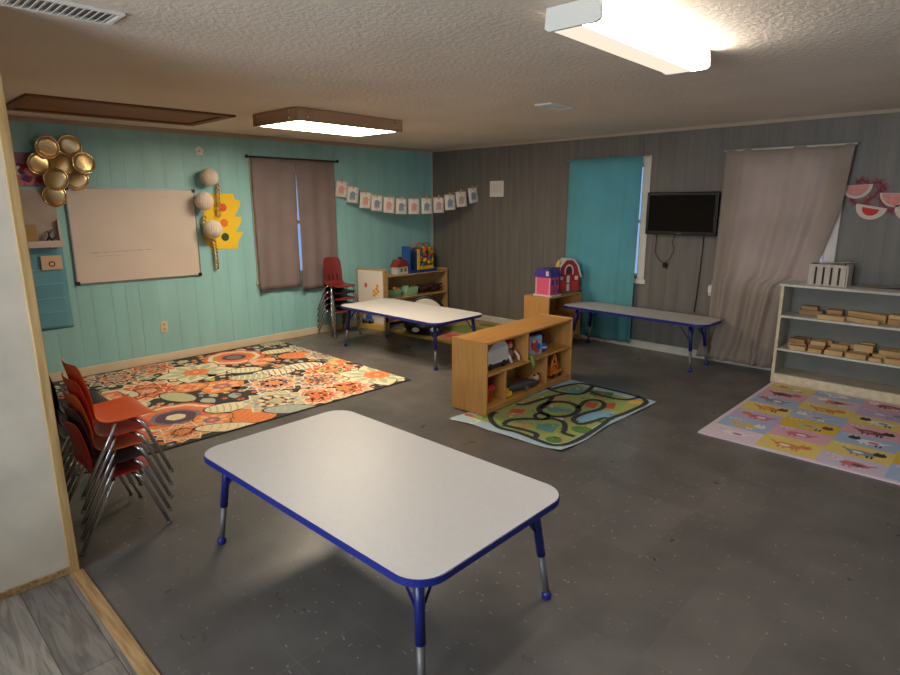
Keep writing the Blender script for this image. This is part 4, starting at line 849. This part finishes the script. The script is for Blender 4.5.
# ================================================================== TELEVISION AND CABLES
t = thing('television', 'black flat screen television mounted on the grey wall', 'television', (3.885, 0, 1.552))
MB().box((-.385, -.115, -.225), (.385, -.06, .225)).build('casing', M_black, t, bevel=.008); MB().box((-.352, -.1165, -.185), (.352, -.1148, .195)).build('screen', M_screen, t)
MB().box((-.025, -.1165, -.208), (.025, -.1155, -.2)).build('maker_badge', mat('badge_grey', (110, 110, 112), .4), t); MB().box((.33, -.1165, -.21), (.336, -.1155, -.204)).build('power_light', mat('dim_light', (80, 80, 84), .4), t); MB().box((-.15, -.06, -.12), (.15, 0, .12)).build('wall_bracket', M_blackm, t); MB().box((-.25, -.062, -.15), (.25, -.05, .16)).build('rear_cover', M_blackm, t)
q = MB(); P = [ay(px, py, -.03) for px, py in ((657, 232), (656, 243), (655, 252), (659, 260), (664, 264), (670, 258), (674, 250), (672, 242), (676, 233))]; q.tube([tuple(p) for p in P], .004, 6); o = q.build('cable', M_black); tag(o, 'thin looped black cable hanging beneath the television', 'cable')
q = MB(); c = ay(665, 265, -.02); q.tube([(c.x - .03, -.02, c.z - .0), (c.x + .02, -.02, c.z - .03), (c.x + .03, -.02, c.z + .02), (c.x - .02, -.02, c.z + .02)], .006, 6, closed=True); q.box((c.x - .02, -.035, c.z - .03), (c.x + .02, -.008, c.z + .01)); tag(q.build('cable_plug', M_black), 'bundled black plug dangling from the looped television cable', 'plug')
q = MB(); P = [ay(px, py, -.012) for px, py in ((704, 236), (702.5, 250), (700, 270), (698, 285), (696, 300), (694, 312))]; q.tube([tuple(p) for p in P], .0055, 6); tag(q.build('power_cord', M_black), 'straight black power cord running down the grey wall from the television', 'cord')

def outlet(label, loc, rz, plug):
    t = thing('wall_outlet', label, 'outlet', loc, rz); MB().box((-.037, -.006, -.058), (.037, 0, .058)).build('cover_plate', mat('ivory_plate', (222, 206, 172), .45), t, bevel=.002); q = MB()
    for z in (-.025, .025): q.prism([(x, y + z) for x, y in circ(0, 0, .017, 14)], -.0, .0035)
    q.v = [(x, -.006 - z, y) for x, y, z in q.v]; q.f = [tuple(reversed(f)) for f in q.f]; q.build('receptacle', mat('ivory_socket', (196, 172, 130), .45), t)
    if plug: MB().box((-.03, -.045, -.02), (.03, -.0065, .05)).build('plug_adapter', M_white, t, bevel=.004); MB().box((.0, -.03, .05), (.018, -.012, .1)).build('adapter_prong', M_white, t, bevel=.003)
outlet('ivory wall outlet low on the teal wall above the floral rug', (.001, -4.072, .38), PI / 2, False)
p = ay(718, 290); outlet('white outlet with a plug-in adapter on the grey wall beside the tan curtain', (p.x - .06, -.001, p.z - .01), 0, True)

# ================================================================== CURTAINS
def curtain(name, label, f, m, nu=60, nv=26):
    o = MB().grid(f, nu, nv).build(name, m, solid=.002); return tag(o, label, 'curtain')
M_tq = mat('turquoise_cloth', (108, 178, 186), .85, var=.05, scale=4, trans=.28)
M_tan = mat('beige_cloth', (184, 168, 156), .9, var=.05, scale=4, trans=.36)
M_mauve = mat('grey_mauve_cloth', (148, 134, 136), .85, var=.06, scale=5, trans=.28)
def ftq(u, v):
    z = 2.175 - 2.13 * v; w0, w1 = 2.435, 3.385 - .01 * v; x = w0 + (w1 - w0) * u + (.24 * max(0, v - .74) / .26 * (1 - u))
    d = .046 + .015 * math.sin(u * 24 + 2 * v + math.sin(u * 7)) * min(1, .35 + v) + .008 * math.sin(u * 9 + 1 - 3 * v) * v
    if v > .72: d = min(d, .068)
    return (x, -d + .012 * min(1, v * 3) * 0, z)
t = curtain('curtain', 'turquoise cloth curtain over the window left of the television', ftq, M_tq)
q = MB(); q.tube([(2.40, -.03, 2.165), (3.45, -.03, 2.165)], .009, 8); tag(q.build('curtain_rod', M_trimg), 'thin white rod holding the turquoise curtain', 'curtain rod')
def edge_tan(z):   # right-hand edge swept aside behind the bookcase
    pts = [(2.17, 5.375), (1.645, 5.335), (1.17, 5.225), (.95, 5.16), (.88, 5.01), (.5, 4.95), (.03, 4.925)]
    for (za, xa), (zb, xb) in zip(pts, pts[1:]):
        if z >= zb: return xa + (xb - xa) * (za - z) / (za - zb)
    return pts[-1][1]
def ftan(u, v):
    z = 2.17 - 2.125 * v; x0 = 4.285 - .02 * v - .09 * max(0, v - .8) / .2; x1 = edge_tan(z); s = u + .01 * math.sin(u * 20)
    x = x0 + (x1 - x0) * s; d = .085 + .020 * math.sin(u * 34 + 1.5 * v + .8 * math.sin(u * 9)) * (.55 + .45 * v) + .010 * math.sin(u * 13 - 2 * v)
    if v > .93: x += .02 * math.sin(u * 11); d += .02 * (v - .93) / .07
    return (x, -d, z)
curtain('curtain', 'long beige cloth curtain hanging to the floor right of the television', ftan, M_tan, 90, 40)
q = MB(); q.tube([(4.27, -.085, 2.168), (5.40, -.085, 2.168)], .010, 10); q.tube([(5.385, -.085, 2.168), (5.385, 0, 2.168)], .006, 8); q.tube([(4.285, -.085, 2.168), (4.285, 0, 2.168)], .006, 8); tag(q.build('curtain_rod', M_trimg), 'white curtain rod holding the long beige curtain', 'curtain rod')
def fm(y0, y1, zb, s):
    def f(u, v):
        z = 2.19 - (2.19 - zb) * v; y = y0 + (y1 - y0) * u
        gap = .014 * math.exp(-((v - .6) / .28) ** 2); y += (-gap if s < 0 else gap) * (u if s < 0 else 1 - u)
        d = .062 + .011 * math.sin(u * 17 + s + v) * (.3 + .7 * v) + .008 * math.sin(u * 7 + 2 * v); return (d, y, z)
    return f
curtain('curtain', 'grey mauve curtain panel at the left of the teal wall window', fm(-2.945, -2.375, .655, -1), M_mauve, 36)
curtain('curtain', 'grey mauve curtain panel at the right of the teal wall window behind the maroon chairs', fm(-2.372, -1.81, .60, 1), M_mauve, 36)
q = MB(); q.tube([(.065, -3.0, 2.20), (.065, -1.76, 2.195)], .010, 10); q.ball((.078, -3.0, 2.20), .02, 10); q.ball((.078, -1.76, 2.195), .02, 10); q.tube([(.078, -2.97, 2.2), (0, -2.97, 2.2)], .006, 8); q.tube([(.078, -1.79, 2.195), (0, -1.79, 2.195)], .006, 8); tag(q.build('curtain_rod', mat('dark_bronze', (62, 54, 54), .4, .6)), 'dark curtain rod above the teal wall window', 'curtain rod')

# ================================================================== TEAL WALL DECOR
t = thing('whiteboard', 'large framed whiteboard hanging on the teal wall', 'whiteboard', (.002, -4.225, 1.368), math.radians(0)); t.rotation_euler = (math.radians(-.6), 0, 0)
MB().box((0, -.6, -.45), (.014, .6, .45)).build('writing_surface', mat('whiteboard_enamel', (214, 202, 192), .3, var=.03, scale=3), t)
f = MB(); f.box((0, -.61, .45), (.018, .61, .462)); f.box((0, -.61, -.462), (.018, .61, -.45)); f.box((0, -.612, -.462), (.018, -.6, .462)); f.box((0, .6, -.462), (.018, .612, .462)); f.build('frame', mat('aluminium_frame', (150, 146, 142), .35, .7), t)
q = MB()
for y in (-.6, .6):
    for z in (-.45, .45): q.box((0, y - .018, z - .018), (.021, y + .018, z + .018))
q.build('corner_cap', M_black, t); q = MB(); rr = random.Random(9)
for k in range(22):
    y = -.46 + k * .027; q.box((.0141, y, -.165 + .012 * (k / 22) + rr.uniform(-.004, .004)), (.0146, y + rr.uniform(.012, .023), -.158 + .012 * (k / 22)))
for k in range(9): y = -.42 + k * .027; q.box((.0141, y, -.198), (.0146, y + rr.uniform(.01, .022), -.193))
q.box((.0141, .31, .38), (.0146, .318, .392)); q.build('faint_writing', mat('faded_marker', (160, 148, 140), .5), t)

# eight gold plates
places = ['upper left gold foil plate of the cluster by the whiteboard', 'upper right gold foil plate of the cluster by the whiteboard', 'leftmost gold foil plate of the cluster by the whiteboard', 'centre gold foil plate of the cluster by the whiteboard', 'rightmost gold foil plate of the cluster by the whiteboard', 'gold foil plate below and left of the cluster centre', 'gold foil plate below and right of the cluster centre', 'lowest gold foil plate overlapping the whiteboard corner']
rr = random.Random(21)
for (px, py), lab, tilt, bend in zip(((47.3, 147.3), (69.7, 146), (39.3, 163.3), (62.4, 163.3), (84, 162.7), (56, 179.3), (76.7, 179.3), (54.7, 196)), places, ((.10, .2), (-.05, .1), (.2, .12), (.0, -.1), (.15, -.1), (-.18, .0), (-.12, -.12), (-.1, .16)), (1.2, .9, 1.0, 2.3, .4, 2.7, 2.2, .7)):
    p = ax(px, py, .07); dz = .085 if px in (47.3, 56, 84) else .035; p = ax(px, py, dz); t = thing('gold_plate', lab, 'plate', (dz, p.y, p.z), 0, 'gold foil plates on the teal wall')
    R = .100; ca, sa = math.cos(bend), math.sin(bend); TM = Matrix.Rotation(tilt[0], 4, 'Z') @ Matrix.Rotation(tilt[1], 4, 'Y')
    def bendz(y, z): w = y * ca + z * sa; return -1.6 * w * w
    q = MB(); q.T = TM; nn_ = 40; rings = [.0, .2, .4, .6, .74, .8, .86, .93]; dp = [.010] * 5 + [.008, .003, .0]
    vs = [(bendz(R * k_ * math.cos(2 * PI * a_ / nn_), R * k_ * math.sin(2 * PI * a_ / nn_)) + d_, R * max(k_, .002) * math.cos(2 * PI * a_ / nn_), R * max(k_, .002) * math.sin(2 * PI * a_ / nn_)) for k_, d_ in zip(rings, dp) for a_ in range(nn_)]
    q.add(vs, [(i_ * nn_ + a_, i_ * nn_ + (a_ + 1) % nn_, (i_ + 1) * nn_ + (a_ + 1) % nn_, (i_ + 1) * nn_ + a_) for i_ in range(7) for a_ in range(nn_)] + [tuple(range(nn_ - 1, -1, -1))], 0, True); q.build('dish', M_gold, t, solid=.002)
    q = MB(); q.T = TM; q.tube([(bendz(R * .96 * math.cos(a), R * .96 * math.sin(a)) + .003, R * .96 * math.cos(a), R * .96 * math.sin(a)) for a in [2 * PI * k / 40 for k in range(40)]], .0075, 8, closed=True); q.build('rim', M_golddk, t)
# white paper balls
G = 'white paper balls on the teal wall'
for (px, py), r, lab in zip(((209, 177), (204, 201), (213, 229)), (.092, .096, .098), ('topmost white honeycomb paper ball beside the whiteboard', 'middle white honeycomb paper ball touching the whiteboard edge', 'lowest white honeycomb paper ball in front of the yellow poster')):
    p = ax(px, py, .15); q = MB()
    def fb(u, v):
        a = 2 * PI * u; th_ = PI * min(max(v, .004), .996); k = 1 + .025 * math.cos(a * 24); return (r * k * math.sin(th_) * math.cos(a), r * k * math.sin(th_) * math.sin(a), -r * math.cos(th_))
    q.grid(fb, 96, 18); o = q.build('paper_ball', mat('white_tissue', (220, 206, 192), .9)); o.location = (.15, p.y, p.z); tag(o, lab, 'paper ball', G)
def tinsel(label, pts):
    P = [ax(px, py, .03) for px, py in pts]; L = [0]
    for a, b in zip(P, P[1:]): L.append(L[-1] + (b - a).length)
    n = 40; q = MB()
    for ph in (0, PI):
        S = []
        for k in range(n + 1):
            d = L[-1] * k / n; i = max(j for j in range(len(L)) if L[j] <= d + 1e-9); i = min(i, len(P) - 2); w = (d - L[i]) / (L[i + 1] - L[i]); p = P[i].lerp(P[i + 1], w); a = k * .62 + ph
            S.append((p.x + .014 * math.cos(a) + .012, p.y + .019 * math.sin(a), p.z))
        q.tube(S, .0085, 6)
    tag(q.build('gold_tassel', M_gold), label, 'tassel', 'gold tassels by the paper balls')
tinsel('short twisted gold tassel hanging over the yellow poster top', ((217, 184), (217.5, 200), (218, 217)))
tinsel('curved gold tassel beside the lowest paper ball', ((204, 216), (203, 226), (206, 236), (212, 241)))
tinsel('long twisted gold tassel hanging below the lowest paper ball', ((213, 240), (215.5, 252), (217, 269)))
# yellow traffic-light poster
q = MB(); P = [(205, 193.5), (233, 193.5), (234.5, 199.5), (240, 200), (239.6, 206.5), (234.5, 216.5), (241, 216.7), (241, 222), (235.5, 232), (243.5, 232), (238.2, 241), (237.8, 248.5), (211, 249), (208, 244), (204, 240), (203, 232), (208, 228), (203, 217), (203, 212), (207, 207), (203, 200)]
W = [ax(*p) for p in P]; q.prism([(w.y, w.z) for w in W], .0, .005); q.v = [(z, x, y) for x, y, z in q.v]
ps = q.build('traffic_light_poster', mat('yellow_card', (244, 204, 40), .7)); tag(ps, 'yellow traffic light cutout poster on the teal wall', 'poster')
for (px, py), m in zip(((222.5, 207.5), (224, 223), (225, 237)), (mat('red_card', (226, 92, 56), .7), mat('orange_card', (232, 122, 46), .7), mat('green_card', (44, 74, 38), .7))):
    c = ax(px, py); q = MB(); q.prism(circ(c.y, c.z, .045, 22), .005, .007); q.v = [(z, x, y) for x, y, z in q.v]; q.build('signal_disc', m, ps)
t = thing('wall_ornament', 'small white flower shaped ornament high on the teal wall', 'ornament', (.0, -3.507, 2.232)); q = MB()
for k in range(5): a = PI / 2 + 2 * PI * k / 5; q.prism(circ(.027 * math.cos(a), .027 * math.sin(a), .022, 12), 0, .006 + .0004 * k)
q.v = [(z, x, y) for x, y, z in q.v]; q.build('petal_disc', M_white, t); MB().ball((.008, 0, 0), .012, 10).build('centre', mat('pale_mint', (190, 206, 190), .5), t)
# things at the left end of the teal wall
t = thing('wall_collage', 'red and purple paper collage on the teal wall behind the gold plates', 'poster', (.001, -5.06, 1.985)); MB().box((0, -.17, -.15), (.004, .15, .15)).build('backing', mat('lilac_paper', (156, 118, 140), .8), t); q = MB(); rr = random.Random(4)
for k in range(26): q.prism(circ(rr.uniform(-.13, .12), rr.uniform(-.12, .12), rr.uniform(.018, .04), 9), .004 + k * .0002, .006 + k * .0002, rr.randrange(4))
q.v = [(z, x, y) for x, y, z in q.v]; q.build('paper_shapes', [mat('crimson_paper', (150, 36, 52), .7), mat('violet_paper', (92, 60, 120), .7), mat('pink_paper', (206, 130, 140), .7), M_paper], t)
t = thing('wall_box', 'white open wall box with art supplies at the left end of the teal wall', 'shelf box', (.0, -5.10, 1.555)); M_wbx = mat('white_box_paint', (204, 194, 188), .55)
MB().box((0, -.2, -.245), (.01, .18, .25)).build('back_board', mat('grey_back_card', (180, 168, 160), .7, var=.08, scale=8), t)
f = MB(); f.box((.01, -.2, -.265), (.11, .18, -.235)); f.box((.01, .165, -.235), (.05, .18, -.02)); f.box((.105, -.2, -.235), (.115, .18, -.205)); f.build('tray', M_wbx, t)
o = MB().box((0, -.06, 0), (.05, .06, .17)).build('craft_box', mat('kraft_card', (178, 142, 88), .7)); o.location = (.03, -5.175, 1.3205); tag(o, 'tan cardboard box standing in the white wall box', 'box')
q = MB()
for k, (y, dz, a) in enumerate(((-.02, .15, .5), (.0, .13, .25), (.03, .12, -.2), (.05, .10, -.5), (-.01, .11, .8))): q.tube([(.015 * k - .02, y, 0.004), (.015 * k - .02, y + math.sin(a) * dz, math.cos(a) * dz)], .006, 6, k % 2)
o = q.build('marker_bundle', [M_gyd, mat('steel_grey_tools', (120, 114, 110), .4, .5)]); o.location = (.065, -5.035, 1.3205); tag(o, 'bundle of grey markers and scissors in the white wall box', 'art supplies')
t = thing('pocket_chart', 'blue hanging pocket chart with a card on the teal wall', 'pocket chart', (.002, -5.06, .90)); M_pc = mat('blue_vinyl', (96, 156, 176), .3)
MB().grid(lambda u, v: (.006 + .004 * math.sin(v * 14), -.2 + .345 * u, -.39 + .79 * v), 6, 24).build('backing', M_pc, t, solid=.003); q = MB()
for k in range(4): z = .18 - k * .135; q.box((.012, -.16, z - .003), (.016, .11, z + .003))
q.build('pocket_edge', mat('pale_vinyl_edge', (150, 190, 200), .25), t)
c = ax(51, 262.5); o = thing('picture_card', 'cream card with a small red brown circle in the pocket chart', 'card', (.018, c.y, c.z)); MB().box((0, -.085, -.065), (.012, .085, .065)).build('card', mat('cream_card', (212, 186, 156), .7), o, bevel=.002); q = MB(); q.tube([(.014, .022 * math.cos(a), -.012 + .022 * math.sin(a)) for a in [2 * PI * k / 16 for k in range(16)]], .005, 6, closed=True); q.build('printed_circle', mat('red_brown_ink', (140, 62, 44), .7), o)

# ================================================================== HANDPRINT GARLAND ACROSS THE CORNER
gA, gB = Vector((.03, -1.745, 0)), Vector((.93, -.03, 0)); gn = (gB - gA).cross(Vector((0, 0, 1))).normalized()
if gn.dot(CAM - gA) < 0: gn = -gn
gd = (gB - gA).normalized()
def ag(px, py): d = ray(px, py); return CAM + d * ((gA - CAM).dot(gn) / d.dot(gn))
hp = [(341.4, 189.2, 8), (352.6, 194.9, 8), (365.5, 200.2, 5), (376.9, 203.4, 4), (389, 205, 3), (401.4, 206.4, 3), (413.9, 206.4, 1), (426.7, 206.1, 0), (438.8, 205.2, -1), (450, 202.5, -3), (461.2, 199.3, -5), (473.4, 195.4, -9)]
M_hr = mat('rose_handprint', (214, 164, 158), .8); M_hb = mat('blue_handprint', (132, 156, 176), .8); M_hv = mat('mauve_handprint', (192, 166, 172), .8); M_pin = mat('clothespin_wood', (198, 164, 116), .7)
ordn = ['first', 'second', 'third', 'fourth', 'fifth', 'sixth', 'seventh', 'eighth', 'ninth', 'tenth', 'eleventh', 'twelfth']
pts = []
for i, (px, py, ang) in enumerate(hp):
    c = ag(px, py); w, h = .148, .205; col = (M_hr, M_hb)[i % 2] if i not in (8, 10) else M_hv; cn = ('rose', 'blue')[i % 2] if i not in (8, 10) else 'mauve'
    o = thing('handprint_paper', '%s paper from the left on the garland, with a %s handprint' % (ordn[i], cn), 'paper', (0, 0, 0), 0, 'handprint papers on the string')
    a = -math.radians(ang); upv = Vector((0, 0, 1)); e1 = gd * math.cos(a) + upv * math.sin(a); e2 = -gd * math.sin(a) + upv * math.cos(a); nn = gn
    Mx = Matrix(((e1.x, e2.x, nn.x, c.x), (e1.y, e2.y, nn.y, c.y), (e1.z, e2.z, nn.z, c.z), (0, 0, 0, 1)))
    o.matrix_world = Mx @ Matrix.Rotation(rnd.uniform(-.12, .12), 4, 'Y') @ Matrix.Translation((0, 0, .002 * (i % 2)))
    MB().grid(lambda u, v: ((u - .5) * w, (v - .5) * h, .010 * (1 - v) ** 2 * math.sin(i * 2.1)), 4, 6).build('sheet', M_paper, o, solid=.001)
    q = MB(); zz = .0035 if math.sin(i * 2.1) <= 0 else .009; q.poly([(x, y, zz) for x, y in circ(0, .005, .036, 14, .042)]);
    for k, (fx, fl) in enumerate(((-.024, .040), (-.008, .046), (.008, .044), (.023, .036))): q.poly([(x, y, zz) for x, y in circ(fx * 1.2, -.04, .0085, 8, fl * .75)])
    q.poly([(x, y, zz) for x, y in circ(.036, .012, .022, 8, .008)]); q.build('handprint', col, o)
    top_ = Vector((0, h / 2, 0)); q = MB(); q.box((-.006, h / 2 - .03, .001), (.006, h / 2 + .04, .010)); q.build('clothespin', M_pin, o)
    pts.append(o.matrix_world @ Vector((0, h / 2 + .012, -.004)))
E1, E2 = ag(335.5, 180.5), ag(481, 184.5)
q = MB(); q.tube([tuple(E1)] + [tuple(p) for p in pts] + [tuple(E2)], .003, 6); tag(q.build('garland_string', mat('white_twine', (196, 184, 166), .8)), 'string across the far corner from which the handprint papers hang', 'string')
t = thing('wall_notice', 'small white printed sheet on the grey wall right of the paper garland', 'sheet', (1.263, -.001, 1.855)); MB().box((-.12, -.003, -.105), (.12, 0, .105)).build('sheet', M_paper, t); q = MB()
for k in range(7): q.box((-.09 + k * .026, -.0036, -.06 + (k % 3) * .01), (-.086 + k * .026, -.0031, .07))
q.build('printed_line', mat('grey_ink', (150, 146, 142), .8), t)

# ================================================================== WATERMELON GARLAND
M_mel = mat('melon_pink_paint', (222, 150, 144), .8, var=.12, scale=25); M_rind = mat('pale_plate_paper', (222, 202, 192), .8); M_mred = mat('melon_red_paint', (206, 62, 56), .8, var=.2, scale=25)
ml = [(857.5, 185, 869, 0.06, M_mel, .78, 'upper left watermelon slice plate on the grey wall'), (897, 193, 0, -.03, M_mel, .85, 'upper right watermelon slice plate at the picture edge'), (872, 206, 0, -.18, M_mred, .55, 'lower left watermelon slice plate with a red smudge'), (912, 207.5, 0, -.2, M_mred, .6, 'lower right watermelon slice plate cut by the picture edge')]
spots = []
for px, py, _, a, m, k, lab in ml:
    p = ay(px, py); spots.append(p); t = thing('watermelon_plate', lab, 'paper plate', (p.x, -.012, p.z), 0, 'watermelon plates on the grey wall'); t.rotation_euler = (0, a * -1, 0)
    R = .118; half = [(R * math.cos(q_), -R * math.sin(q_)) for q_ in [PI * j / 18 for j in range(19)]]
    q = MB(); q.prism(half[::-1], 0, .003); q.v = [(x, -z, y) for x, y, z in q.v]; q.f = [tuple(reversed(f)) for f in q.f]; q.build('plate', M_rind, t)
    q = MB(); hh = [(x * k, y * k - (.004 if k > .7 else .02)) for x, y in half[::-1]]; q.prism(hh, .003, .0045); q.v = [(x, -z, y) for x, y, z in q.v]; q.f = [tuple(reversed(f)) for f in q.f]; q.build('flesh', m, t)
q = MB(); rr = random.Random(12)
path = [(846, 190), (852, 201), (860, 206), (868, 200), (876, 194), (881, 187), (880, 198), (884, 206), (890, 212), (897, 205), (905, 198), (915, 190)]
path2 = [(856, 183), (862, 180), (870, 184), (880, 182), (886, 190)]
for pth in (path, path2):
    W = [ay(*p, -.008) for p in pth]
    for a, b in zip(W, W[1:]):
        for k in range(26):
            p = a.lerp(b, rr.random()); an = rr.uniform(0, 2 * PI); l = rr.uniform(.025, .06); d = Vector((math.cos(an), rr.uniform(-.15, .15), math.sin(an))) * l; sd = Vector((-math.sin(an), 0, math.cos(an))) * .0024
            q.add([tuple(p - sd), tuple(p + sd), tuple(p + d + sd * .4), tuple(p + d - sd * .4)], [(0, 1, 2, 3)], rr.choice((0, 0, 1)))
    q.tube([tuple(p) for p in W], .004, 6, 0)
tag(q.build('tinsel_garland', [mat('crimson_tinsel', (128, 30, 56), .5, .2), mat('red_tinsel', (146, 32, 40), .5, .2)]), 'crimson tinsel garland behind the watermelon plates on the grey wall', 'garland')

# ================================================================== LIGHT AND VIEW
w = bpy.data.worlds.new('dusk_sky'); bpy.context.scene.world = w; w.use_nodes = True
bg = w.node_tree.nodes['Background']; bg.inputs[0].default_value = lin((176, 198, 240)) + (1,); bg.inputs[1].default_value = .8
sc = bpy.context.scene
sc.view_settings.view_transform = 'Standard'; sc.view_settings.look = 'None'; sc.view_settings.gamma = 1; sc.view_settings.use_curve_mapping = False
sc.view_settings.exposure = 0.55
sc.cycles.use_denoising = True; sc.cycles.max_bounces = 8; sc.cycles.diffuse_bounces = 5; sc.cycles.glossy_bounces = 4; sc.cycles.caustics_reflective = False; sc.cycles.caustics_refractive = False; sc.cycles.sample_clamp_indirect = 6
